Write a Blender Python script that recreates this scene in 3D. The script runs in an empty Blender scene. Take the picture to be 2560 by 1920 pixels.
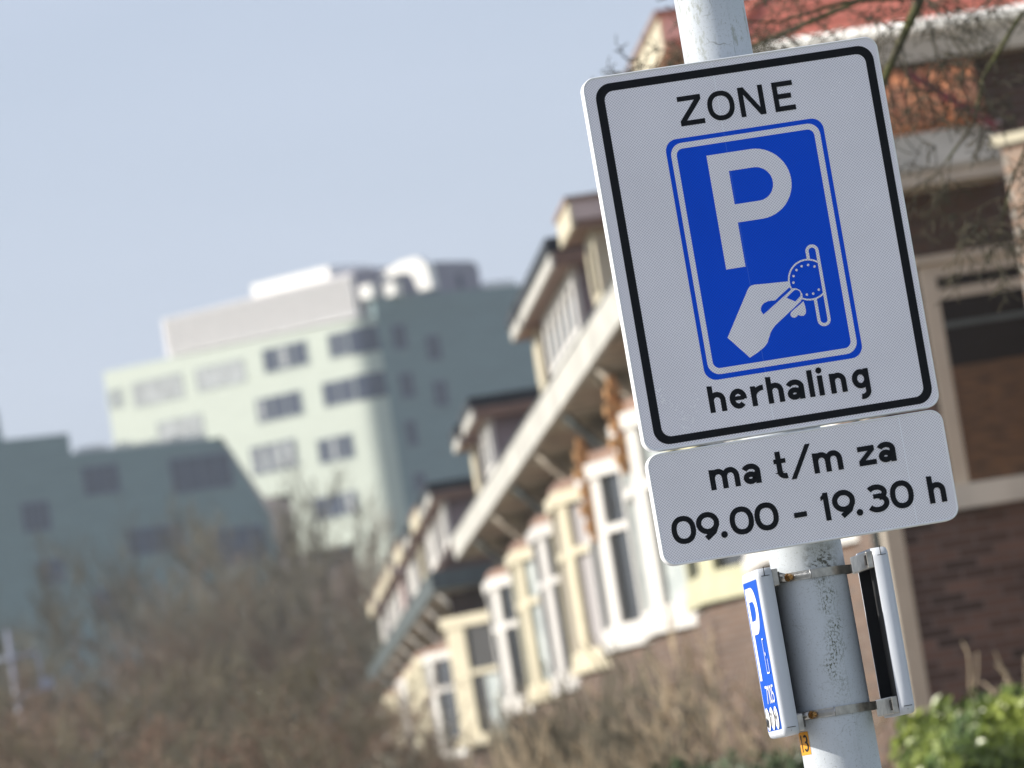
import bpy, bmesh, math, random
from mathutils import Vector, Matrix
R = math.radians
scn = bpy.context.scene
C = scn.collection

# ------------------------------------------------------------------ camera
ROLL, PITCH, YAW = 9.0, 4.53, 3.56
cd = bpy.data.cameras.new('camera'); cam = bpy.data.objects.new('camera', cd); C.objects.link(cam)
cd.lens = 200; cd.sensor_width = 36; cd.clip_end = 6000; cd.clip_start = 0.1
r_, p_, y_ = R(ROLL), R(PITCH), R(YAW)
fwd = Vector((math.sin(y_)*math.cos(p_), math.cos(y_)*math.cos(p_), math.sin(p_)))
rt0 = Vector((math.cos(y_), -math.sin(y_), 0)); up0 = rt0.cross(fwd)
rt = rt0*math.cos(r_) - up0*math.sin(r_); up = up0*math.cos(r_) + rt0*math.sin(r_)
mw = Matrix((rt, up, -fwd)).transposed().to_4x4(); mw.translation = Vector((0, 0, 1.6))
cam.matrix_world = mw
cd.dof.use_dof = True; cd.dof.focus_distance = 11.30; cd.dof.aperture_fstop = 7.6
scn.camera = cam

# ------------------------------------------------------------------ sky and sun
SUN_EL, SUN_AZ = 29.0, -89.4        # azimuth clockwise from +Y
w = bpy.data.worlds.new('World'); scn.world = w; w.use_nodes = True
nt = w.node_tree; bg = nt.nodes['Background']
sk = nt.nodes.new('ShaderNodeTexSky'); sk.sky_type = 'NISHITA'; sk.sun_disc = False
sk.sun_elevation = R(SUN_EL); sk.sun_rotation = R(SUN_AZ); sk.air_density = 1.0; sk.dust_density = 2.2; sk.ozone_density = 2.5
# thin high veil of cloud over the blue
tcw = nt.nodes.new('ShaderNodeTexCoord'); mpw = nt.nodes.new('ShaderNodeMapping'); mpw.inputs['Scale'].default_value = (2.2, 2.2, 9)
nzw = nt.nodes.new('ShaderNodeTexNoise'); nzw.inputs['Scale'].default_value = 1.6; nzw.inputs['Detail'].default_value = 5
rw = nt.nodes.new('ShaderNodeMapRange'); rw.inputs['From Min'].default_value = .3; rw.inputs['From Max'].default_value = .75
rw.inputs['To Min'].default_value = .50; rw.inputs['To Max'].default_value = .68
mxw = nt.nodes.new('ShaderNodeMixRGB'); mxw.inputs[2].default_value = (5.85, 6.35, 7.65, 1)
nt.links.new(tcw.outputs['Generated'], mpw.inputs[0]); nt.links.new(mpw.outputs[0], nzw.inputs['Vector'])
nt.links.new(nzw.outputs[0], rw.inputs[0]); nt.links.new(rw.outputs[0], mxw.inputs[0]); nt.links.new(sk.outputs[0], mxw.inputs[1])
nt.links.new(mxw.outputs[0], bg.inputs[0]); bg.inputs[1].default_value = 0.077
sd = bpy.data.lights.new('sun', 'SUN'); sd.energy = 3.9; sd.angle = R(.5); sd.color = (1, .94, .85)
so = bpy.data.objects.new('sun', sd); C.objects.link(so)
Ls = Vector((math.cos(R(SUN_EL))*math.sin(R(SUN_AZ)), math.cos(R(SUN_EL))*math.cos(R(SUN_AZ)), math.sin(R(SUN_EL))))
so.rotation_euler = (-Ls).to_track_quat('-Z', 'Y').to_euler(); so.location = Ls*50
scn.view_settings.view_transform = 'Standard'; scn.view_settings.look = 'None'
scn.view_settings.exposure = 0.72; scn.view_settings.gamma = 1
scn.cycles.max_bounces = 6; scn.cycles.sample_clamp_indirect = 6

# ------------------------------------------------------------------ helpers
rnd = random.Random(7)
class MB:
    def __init__(s): s.v = []; s.f = []; s.sm = []
    def add(s, vs, fs, smooth=False):
        o = len(s.v); s.v += [tuple(v) for v in vs]
        for f in fs: s.f.append(tuple(i+o for i in f)); s.sm.append(smooth)
        return s
    def box(s, x0, y0, z0, x1, y1, z1):
        vs = [(x, y, z) for z in (z0, z1) for y in (y0, y1) for x in (x0, x1)]
        return s.add(vs, [(0,2,3,1),(4,5,7,6),(0,1,5,4),(2,6,7,3),(0,4,6,2),(1,3,7,5)])
    def prism(s, poly, off):
        """poly: list of 3-D points (planar), extruded by off"""
        n = len(poly); off = Vector(off); a = [Vector(p) for p in poly]; b = [p+off for p in a]
        return s.add(a+b, [tuple(range(n))[::-1], tuple(range(n, 2*n))] + [(i, (i+1) % n, n+(i+1) % n, n+i) for i in range(n)])
    def tube(s, pts, rad, n=8, cap=True, smooth=True):
        pts = [Vector(p) for p in pts]; m = len(pts)
        if not hasattr(rad, '__len__'): rad = [rad]*m
        vs = []; pu = None
        for i, p in enumerate(pts):
            t = (pts[min(i+1, m-1)] - pts[max(i-1, 0)])
            t = t.normalized() if t.length > 1e-9 else Vector((0, 0, 1))
            if pu is None: pu = t.orthogonal().normalized()
            u = (pu - t*pu.dot(t)); u = u.normalized() if u.length > 1e-6 else t.orthogonal().normalized(); pu = u
            v = t.cross(u)
            for k in range(n):
                a = 2*math.pi*k/n; vs.append(p + (u*math.cos(a)+v*math.sin(a))*rad[i])
        fs = [(i*n+k, i*n+(k+1) % n, (i+1)*n+(k+1) % n, (i+1)*n+k) for i in range(m-1) for k in range(n)]
        s.add(vs, fs, smooth)
        if cap:
            s.f.append(tuple(len(s.v)-m*n+k for k in range(n))[::-1]); s.sm.append(False)
            s.f.append(tuple(len(s.v)-n+k for k in range(n))); s.sm.append(False)
        return s
    def build(s, name, mat, parent=None, bevel=0, mats=None, fm=None):
        me = bpy.data.meshes.new(name); me.from_pydata(s.v, [], s.f)
        me.polygons.foreach_set('use_smooth', s.sm)
        me.materials.append(mat)
        me.update(); o = bpy.data.objects.new(name, me); C.objects.link(o)
        if parent: o.parent = parent
        if bevel:
            b = o.modifiers.new('bevel', 'BEVEL'); b.width = bevel; b.segments = 3; b.limit_method = 'ANGLE'; b.angle_limit = R(40)
        return o
def tag(o, label=None, cat=None, group=None, kind=None):
    if label: o['label'] = label
    if cat: o['category'] = cat
    if group: o['group'] = group
    if kind: o['kind'] = kind
    return o
def thing(name, label, cat, loc=(0, 0, 0), rz=0, group=None):
    o = bpy.data.objects.new(name, None); C.objects.link(o); o.location = loc; o.rotation_euler = (0, 0, rz)
    return tag(o, label, cat, group)

# ------------------------------------------------------------------ materials
def mat(name, col, rough=.6, metal=0., var=0., scale=6., col2=None, bump=0., spec=.4, stretch=(1, 1, 1), sss=0, trans=0):
    m = bpy.data.materials.new(name); m.use_nodes = True; t = m.node_tree; b = t.nodes['Principled BSDF']
    b.inputs['Base Color'].default_value = (*col, 1); b.inputs['Roughness'].default_value = rough
    b.inputs['Metallic'].default_value = metal; b.inputs['Specular IOR Level'].default_value = spec
    if var or col2 or bump:
        tc = t.nodes.new('ShaderNodeTexCoord'); mp = t.nodes.new('ShaderNodeMapping'); mp.inputs['Scale'].default_value = stretch
        nz = t.nodes.new('ShaderNodeTexNoise'); nz.inputs['Scale'].default_value = scale; nz.inputs['Detail'].default_value = 6
        t.links.new(tc.outputs['Object'], mp.inputs[0]); t.links.new(mp.outputs[0], nz.inputs['Vector'])
        mx = t.nodes.new('ShaderNodeMixRGB'); rg = t.nodes.new('ShaderNodeMapRange')
        rg.inputs['From Min'].default_value = .35; rg.inputs['From Max'].default_value = .65
        t.links.new(nz.outputs[0], rg.inputs[0]); t.links.new(rg.outputs[0], mx.inputs[0])
        c2 = col2 or tuple(c*(1-var) for c in col)
        mx.inputs[1].default_value = (*col, 1); mx.inputs[2].default_value = (*c2, 1)
        t.links.new(mx.outputs[0], b.inputs['Base Color'])
        if bump:
            bp = t.nodes.new('ShaderNodeBump'); bp.inputs['Strength'].default_value = bump; bp.inputs['Distance'].default_value = .01
            t.links.new(nz.outputs[0], bp.inputs['Height']); t.links.new(bp.outputs[0], b.inputs['Normal'])
    return m
def brickmat(name, c1, c2, mortar, axis='yz', sc=1.0, rowh=.065):
    m = bpy.data.materials.new(name); m.use_nodes = True; t = m.node_tree; b = t.nodes['Principled BSDF']
    tc = t.nodes.new('ShaderNodeTexCoord'); sp = t.nodes.new('ShaderNodeSeparateXYZ'); cb = t.nodes.new('ShaderNodeCombineXYZ')
    t.links.new(tc.outputs['Object'], sp.inputs[0])
    ad = t.nodes.new('ShaderNodeMath'); ad.operation = 'ADD'
    t.links.new(sp.outputs[0], ad.inputs[0]); t.links.new(sp.outputs[1], ad.inputs[1])
    t.links.new(ad.outputs[0], cb.inputs[0]); t.links.new(sp.outputs[2], cb.inputs[1])
    br = t.nodes.new('ShaderNodeTexBrick'); br.inputs['Scale'].default_value = sc
    br.inputs['Brick Width'].default_value = .22; br.inputs['Row Height'].default_value = rowh; br.inputs['Mortar Size'].default_value = .008
    br.inputs['Color1'].default_value = (*c1, 1); br.inputs['Color2'].default_value = (*c2, 1); br.inputs['Mortar'].default_value = (*mortar, 1)
    t.links.new(cb.outputs[0], br.inputs['Vector'])
    nz = t.nodes.new('ShaderNodeTexNoise'); nz.inputs['Scale'].default_value = 2.5; nz.inputs['Detail'].default_value = 8
    t.links.new(tc.outputs['Object'], nz.inputs['Vector'])
    mx = t.nodes.new('ShaderNodeMixRGB'); mx.blend_type = 'MULTIPLY'; mx.inputs[0].default_value = .7
    cr = t.nodes.new('ShaderNodeMapRange'); cr.inputs['To Min'].default_value = .55; cr.inputs['To Max'].default_value = 1.35
    t.links.new(nz.outputs[0], cr.inputs[0]); t.links.new(br.outputs[0], mx.inputs[1]); t.links.new(cr.outputs[0], mx.inputs[2])
    t.links.new(mx.outputs[0], b.inputs['Base Color']); b.inputs['Roughness'].default_value = .9; b.inputs['Specular IOR Level'].default_value = .2
    return m

def sheeting(name, base, line, rough=.35, mscale=1.0, scratch=True, spec=.5):
    """retro-reflective film: fine diamond lattice of lighter seams, with wear scratches"""
    m = bpy.data.materials.new(name); m.use_nodes = True; t = m.node_tree; b = t.nodes['Principled BSDF']
    N = t.nodes.new; Lk = t.links.new
    tc = N('ShaderNodeTexCoord'); sp = N('ShaderNodeSeparateXYZ'); Lk(tc.outputs['Object'], sp.inputs[0])
    P = .0062*mscale
    def mth(op, a, bb=None):
        n = N('ShaderNodeMath'); n.operation = op
        for i, q in enumerate((a, bb)):
            if q is None: continue
            if isinstance(q, (int, float)): n.inputs[i].default_value = q
            else: Lk(q, n.inputs[i])
        return n.outputs[0]
    u = mth('MULTIPLY', sp.outputs[0], 1/P); v = mth('MULTIPLY', sp.outputs[2], 1/(P*.92))
    a = mth('ADD', u, v); c = mth('SUBTRACT', u, v)
    fa = mth('ABSOLUTE', mth('SUBTRACT', mth('FRACT', a), .5)); fc = mth('ABSOLUTE', mth('SUBTRACT', mth('FRACT', c), .5))
    mxx = mth('MAXIMUM', fa, fc)
    mr = N('ShaderNodeMapRange'); mr.inputs['From Min'].default_value = .26; mr.inputs['From Max'].default_value = .44; Lk(mxx, mr.inputs[0])
    mx = N('ShaderNodeMixRGB'); mx.inputs[1].default_value = (*base, 1); mx.inputs[2].default_value = (*line, 1); Lk(mr.outputs[0], mx.inputs[0])
    last = mx.outputs[0]
    # broad unevenness
    nz = N('ShaderNodeTexNoise'); nz.inputs['Scale'].default_value = 5; nz.inputs['Detail'].default_value = 4; Lk(tc.outputs['Object'], nz.inputs['Vector'])
    cr = N('ShaderNodeMapRange'); cr.inputs['To Min'].default_value = .9; cr.inputs['To Max'].default_value = 1.08; Lk(nz.outputs[0], cr.inputs[0])
    ml = N('ShaderNodeMixRGB'); ml.blend_type = 'MULTIPLY'; ml.inputs[0].default_value = 1; Lk(last, ml.inputs[1]); Lk(cr.outputs[0], ml.inputs[2]); last = ml.outputs[0]
    if scratch:
        n2 = N('ShaderNodeTexNoise'); n2.inputs['Scale'].default_value = 260; n2.inputs['Detail'].default_value = 2; Lk(tc.outputs['Object'], n2.inputs['Vector'])
        n3 = N('ShaderNodeTexNoise'); n3.inputs['Scale'].default_value = 7; n3.inputs['Detail'].default_value = 3; Lk(tc.outputs['Object'], n3.inputs['Vector'])
        q = mth('MULTIPLY', n2.outputs[0], n3.outputs[0])
        r2 = N('ShaderNodeMapRange'); r2.inputs['From Min'].default_value = .455; r2.inputs['From Max'].default_value = .52; r2.inputs['To Max'].default_value = .5; Lk(q, r2.inputs[0])
        m2 = N('ShaderNodeMixRGB'); Lk(r2.outputs[0], m2.inputs[0]); Lk(last, m2.inputs[1]); m2.inputs[2].default_value = (*[min(.9, l*1.5+.03) for l in line], 1)
        last = m2.outputs[0]
    Lk(last, b.inputs['Base Color']); b.inputs['Roughness'].default_value = rough
    b.inputs['Specular IOR Level'].default_value = spec
    return m

M = {}
M['sheet'] = sheeting('white_sheeting', (.585, .56, .63), (.94, .94, .98))
M['sheet2'] = sheeting('white_sheeting_lower', (.56, .535, .59), (.94, .94, .97))
M['blue'] = sheeting('blue_sheeting', (.0, .06, .60), (.0, .09, .78), rough=.5, spec=.12)
M['black'] = sheeting('black_film', (.006, .007, .009), (.012, .014, .018), rough=.6, scratch=False, spec=.1)
M['rim'] = mat('white_rim', (.80, .82, .84), .35, var=.06, scale=30)
M['alu'] = mat('grey_aluminium', (.45, .46, .47), .4, metal=.8, var=.2, scale=20)
M['steel'] = mat('clamp_steel', (.52, .50, .46), .33, metal=.9, var=.35, scale=60)
M['brass'] = mat('brass_screw', (.50, .27, .09), .35, metal=.8, var=.3, scale=90)
M['darksteel'] = mat('dark_steel', (.06, .055, .05), .5, metal=.4)
M['plastic'] = mat('white_powder_coat', (.55, .585, .64), .4, var=.05, scale=15)
M['facewhite'] = mat('white_face', (.80, .80, .80), .4)
M['faceblue'] = mat('blue_face', (.0, .075, .48), .5, spec=.15)
M['hollow'] = mat('dark_interior', (.018, .019, .022), .7)
M['orange'] = mat('orange_sticker', (.75, .33, .02), .5, var=.2, scale=60)
M['ink'] = mat('black_ink', (.01, .01, .01), .6)
M['seam'] = mat('film_seam', (.92, .95, 1.0), .35)
M['scuff'] = mat('film_scuff', (.97, .97, .98), .3)
M['seam_blue'] = mat('film_seam_blue', (.08, .22, .75), .4)

# --- pole paint with algae, cracks and dirt
def polemat():
    m = bpy.data.materials.new('pole_paint'); m.use_nodes = True; t = m.node_tree; b = t.nodes['Principled BSDF']
    N = t.nodes.new; Lk = t.links.new
    tc = N('ShaderNodeTexCoord')
    def noise(sc, det=4, st=(1, 1, 1), rough=.5):
        mp = N('ShaderNodeMapping'); mp.inputs['Scale'].default_value = st; Lk(tc.outputs['Object'], mp.inputs[0])
        n = N('ShaderNodeTexNoise'); n.inputs['Scale'].default_value = sc; n.inputs['Detail'].default_value = det; n.inputs['Roughness'].default_value = rough
        Lk(mp.outputs[0], n.inputs['Vector']); return n.outputs[0]
    def rng(x, a, bb, c=0, d=1):
        n = N('ShaderNodeMapRange'); n.inputs['From Min'].default_value = a; n.inputs['From Max'].default_value = bb
        n.inputs['To Min'].default_value = c; n.inputs['To Max'].default_value = d; Lk(x, n.inputs[0]); return n.outputs[0]
    def mul(a, bb):
        n = N('ShaderNodeMath'); n.operation = 'MULTIPLY'; Lk(a, n.inputs[0])
        if isinstance(bb, (int, float)): n.inputs[1].default_value = bb
        else: Lk(bb, n.inputs[1])
        return n.outputs[0]
    def mix(f, a, col):
        n = N('ShaderNodeMixRGB'); Lk(f, n.inputs[0]); Lk(a, n.inputs[1]); n.inputs[2].default_value = (*col, 1); return n.outputs[0]
    base = N('ShaderNodeRGB'); base.outputs[0].default_value = (.53, .575, .62, 1)
    c = mix(rng(noise(9, 5, (1, 1, .35)), .45, .7, 0, .5), base.outputs[0], (.42, .45, .47))
    c = mix(rng(noise(350, 2), .60, .68, 0, .45), c, (.22, .23, .21))                     # pinprick dirt
    # algae: clustered speckle in a streak down the front
    sp = N('ShaderNodeSeparateXYZ'); Lk(tc.outputs['Object'], sp.inputs[0])
    g1 = N('ShaderNodeMath'); g1.operation = 'SUBTRACT'; Lk(sp.outputs[0], g1.inputs[0]); g1.inputs[1].default_value = -.006
    wob = noise(9, 2, (0, 0, 1)); wv = rng(wob, .3, .7, -.022, .022)
    g1b = N('ShaderNodeMath'); g1b.operation = 'ADD'; Lk(g1.outputs[0], g1b.inputs[0]); Lk(wv, g1b.inputs[1])
    g2 = N('ShaderNodeMath'); g2.operation = 'ABSOLUTE'; Lk(g1b.outputs[0], g2.inputs[0])
    streak = rng(g2.outputs[0], .006, .026, 1, 0)
    zl = rng(sp.outputs[2], 1.76, 1.83); zh = rng(sp.outputs[2], 1.97, 2.06, 1, .0)
    zz = mul(zl, rng(sp.outputs[2], 2.06, 2.10, 1, 0))
    spk = rng(noise(270, 3, (1, 1, .7), .7), .50, .60)
    big = rng(noise(22, 3), .42, .56)
    c = mix(mul(mul(mul(streak, zz), spk), rng(big, 0, 1, .35, 1)), c, (.085, .095, .05))
    # black rot round the clamp
    zc = N('ShaderNodeMath'); zc.operation = 'SUBTRACT'; Lk(sp.outputs[2], zc.inputs[0]); zc.inputs[1].default_value = 2.05
    zc2 = N('ShaderNodeMath'); zc2.operation = 'ABSOLUTE'; Lk(zc.outputs[0], zc2.inputs[0])
    near = rng(zc2.outputs[0], .012, .045, 1, 0)
    gx = N('ShaderNodeMath'); gx.operation = 'ABSOLUTE'; Lk(g1.outputs[0], gx.inputs[0])
    nx = rng(gx.outputs[0], .012, .04, 1, 0)
    c = mix(mul(mul(near, nx), rng(noise(75, 4, (1, 1, 1.6), .7), .46, .54, 0, .95)), c, (.055, .055, .035))
    # hairline cracks and stains high up
    vo = N('ShaderNodeTexVoronoi'); vo.feature = 'DISTANCE_TO_EDGE'; vo.inputs['Scale'].default_value = 14
    mpv = N('ShaderNodeMapping'); mpv.inputs['Scale'].default_value = (.8, .8, 1); Lk(tc.outputs['Object'], mpv.inputs[0])
    ns = N('ShaderNodeTexNoise'); ns.inputs['Scale'].default_value = 25; Lk(tc.outputs['Object'], ns.inputs['Vector'])
    vm = N('ShaderNodeMixRGB'); vm.inputs[0].default_value = .06; Lk(mpv.outputs[0], vm.inputs[1]); Lk(ns.outputs['Color'], vm.inputs[2])
    Lk(vm.outputs[0], vo.inputs['Vector'])
    crk = rng(vo.outputs[0], .004, .02, 1, 0)
    c = mix(mul(mul(crk, rng(noise(12, 4), .5, .62)), rng(sp.outputs[2], 2.9, 3.1, .25, 1)), c, (.12, .12, .10))
    c = mix(mul(rng(noise(60, 4, (1, 1, .4), .7), .57, .66), rng(sp.outputs[2], 2.9, 3.1, .1, .75)), c, (.30, .32, .28))
    Lk(c, b.inputs['Base Color']); b.inputs['Roughness'].default_value = .42; b.inputs['Specular IOR Level'].default_value = .4
    bp = N('ShaderNodeBump'); bp.inputs['Strength'].default_value = .15; bp.inputs['Distance'].default_value = .002
    Lk(noise(120, 4), bp.inputs['Height']); Lk(bp.outputs[0], b.inputs['Normal'])
    return m
M['pole'] = polemat()

M['brick'] = brickmat('facade_brick', (.175, .115, .085), (.12, .085, .068), (.19, .165, .145))
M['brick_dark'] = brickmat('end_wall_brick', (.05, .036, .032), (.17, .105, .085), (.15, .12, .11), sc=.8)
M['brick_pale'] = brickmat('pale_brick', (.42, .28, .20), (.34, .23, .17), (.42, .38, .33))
M['brick_shade'] = brickmat('shaded_brick', (.075, .05, .04), (.11, .07, .055), (.09, .08, .07))  # brick darkened in its colour where walls lie in shade
M['cream'] = mat('cream_paint', (.62, .56, .41), .5, var=.12, scale=3)
M['white'] = mat('white_paint', (.68, .66, .62), .5, var=.08, scale=3)
M['grey'] = mat('grey_paint', (.60, .58, .55), .5, var=.1, scale=3)
M['olive'] = mat('olive_paint', (.56, .54, .36), .5, var=.12, scale=3)
M['pink'] = mat('pinkish_paint', (.62, .50, .46), .55, var=.1, scale=3)
M['shade_cream'] = mat('shaded_cream', (.50, .44, .36), .5, var=.1, scale=4)  # cream with shade put into the colour; also tints some downpipes
M['fascia'] = mat('grey_white_fascia', (.60, .585, .53), .5, var=.3, scale=2)
M['fascia_white'] = mat('bright_white_trim', (.85, .84, .80), .45, var=.06, scale=2)
M['soffit'] = mat('soffit_boards', (.50, .44, .34), .7, var=.6, scale=3)
M['brown'] = mat('brown_fascia', (.29, .185, .14), .6, var=.25, scale=4)
M['lilac'] = mat('slate_cheek', (.26, .21, .22), .6, var=.2, scale=4)
M['bitumen'] = mat('bitumen_roofing', (.022, .026, .032), .6, var=.3, scale=6)
M['gutterdark'] = mat('dark_lead_gutter', (.10, .12, .12), .5, var=.3, scale=3)
M['tiles'] = mat('red_roof_tiles', (.50, .155, .11), .75, col2=(.42, .125, .085), scale=9, stretch=(4, 1, 1))
M['tile_or'] = mat('orange_pantiles', (.55, .22, .10), .7, col2=(.20, .085, .05), scale=8)
M['tile_dk'] = mat('dark_roof_tiles', (.085, .06, .05), .75, col2=(.13, .07, .05), scale=8)
M['ochre'] = mat('ochre_terracotta', (.60, .32, .13), .7, col2=(.40, .22, .10), scale=10)
M['verge'] = mat('dark_red_verge', (.16, .03, .035), .5)
M['glass'] = mat('dark_glass', (.035, .04, .045), .08, spec=.8)
M['room'] = mat('dark_room_glass', (.014, .013, .013), .3, spec=.15)
M['curtain'] = mat('grey_curtain', (.30, .28, .28), .8, col2=(.42, .40, .40), scale=1, stretch=(26, 26, .4))
M['net'] = mat('net_curtain', (.50, .54, .52), .8, col2=(.33, .37, .37), scale=4)
M['blind'] = mat('wooden_slat_blind', (.15, .078, .036), .6, col2=(.07, .04, .022), scale=2, stretch=(3, 3, 14))
M['bark'] = mat('bark', (.10, .085, .055), .9, col2=(.06, .055, .035), scale=14)
M['moss'] = mat('mossy_bark', (.10, .105, .03), .9, col2=(.07, .06, .04), scale=9)
M['twig'] = mat('brown_twig', (.165, .148, .105), .85, var=.3, scale=3)
M['twig_pink'] = mat('reddish_brown_twig', (.21, .15, .105), .85, var=.35, scale=2)
M['twig_tan'] = mat('tan_stem', (.50, .40, .27), .8, var=.3, scale=3)
M['bud'] = mat('pale_blossom', (.72, .68, .58), .7, var=.2, scale=5)
M['budpink'] = mat('pinkish_bud', (.34, .22, .165), .8, var=.3, scale=2)
M['budtan'] = mat('tan_bud', (.24, .20, .10), .8, var=.4, scale=2)
M['leaf'] = mat('hedge_leaf', (.25, .30, .04), .35, col2=(.055, .10, .015), scale=1.6, spec=.5)
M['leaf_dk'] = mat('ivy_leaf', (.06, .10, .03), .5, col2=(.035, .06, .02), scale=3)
M['ground'] = mat('garden_soil', (.11, .09, .06), .95, col2=(.07, .09, .035), scale=2)
M['grass'] = mat('grass_verge', (.07, .11, .03), .95, col2=(.11, .11, .05), scale=5)
M['asphalt'] = mat('road_clinker', (.26, .22, .19), .9, var=.25, scale=30)
M['paving'] = mat('paving_stone', (.44, .43, .40), .85, var=.25, scale=3)
M['kerb'] = mat('kerb_stone', (.35, .34, .32), .8, var=.2, scale=8)
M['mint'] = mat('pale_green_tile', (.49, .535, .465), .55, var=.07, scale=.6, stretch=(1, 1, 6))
M['teal'] = mat('shaded_green_tile', (.175, .25, .26), .5, var=.14, scale=.5, stretch=(1, 1, 7))  # pale tile darkened, shade of the unlit faces put into the colour
M['screen'] = mat('white_ribbed_screen', (.68, .66, .67), .55, var=.1, scale=2.5, stretch=(3, 3, .2))
M['farwhite'] = mat('white_cladding', (.82, .80, .76), .5)
M['purple'] = mat('violet_grey_cladding', (.24, .23, .29), .5, var=.15, scale=1)
M['recess'] = mat('shadowy_loggia_brown', (.11, .095, .10), .6, var=.3, scale=.5)  # dark tone stands in for shade in the stepped recesses
M['winblue'] = mat('blue_grey_glazing', (.045, .06, .095), .25, spec=.4)
M['winlight'] = mat('pale_blind', (.42, .44, .45), .6, var=.3, scale=1)
M['winframe'] = mat('grey_window_frame', (.33, .37, .36), .5)
M['darkframe'] = mat('dark_window_frame', (.12, .14, .19), .5)
M['galv'] = mat('galvanised_steel', (.36, .38, .46), .4, metal=.3, var=.15, scale=6)

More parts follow.
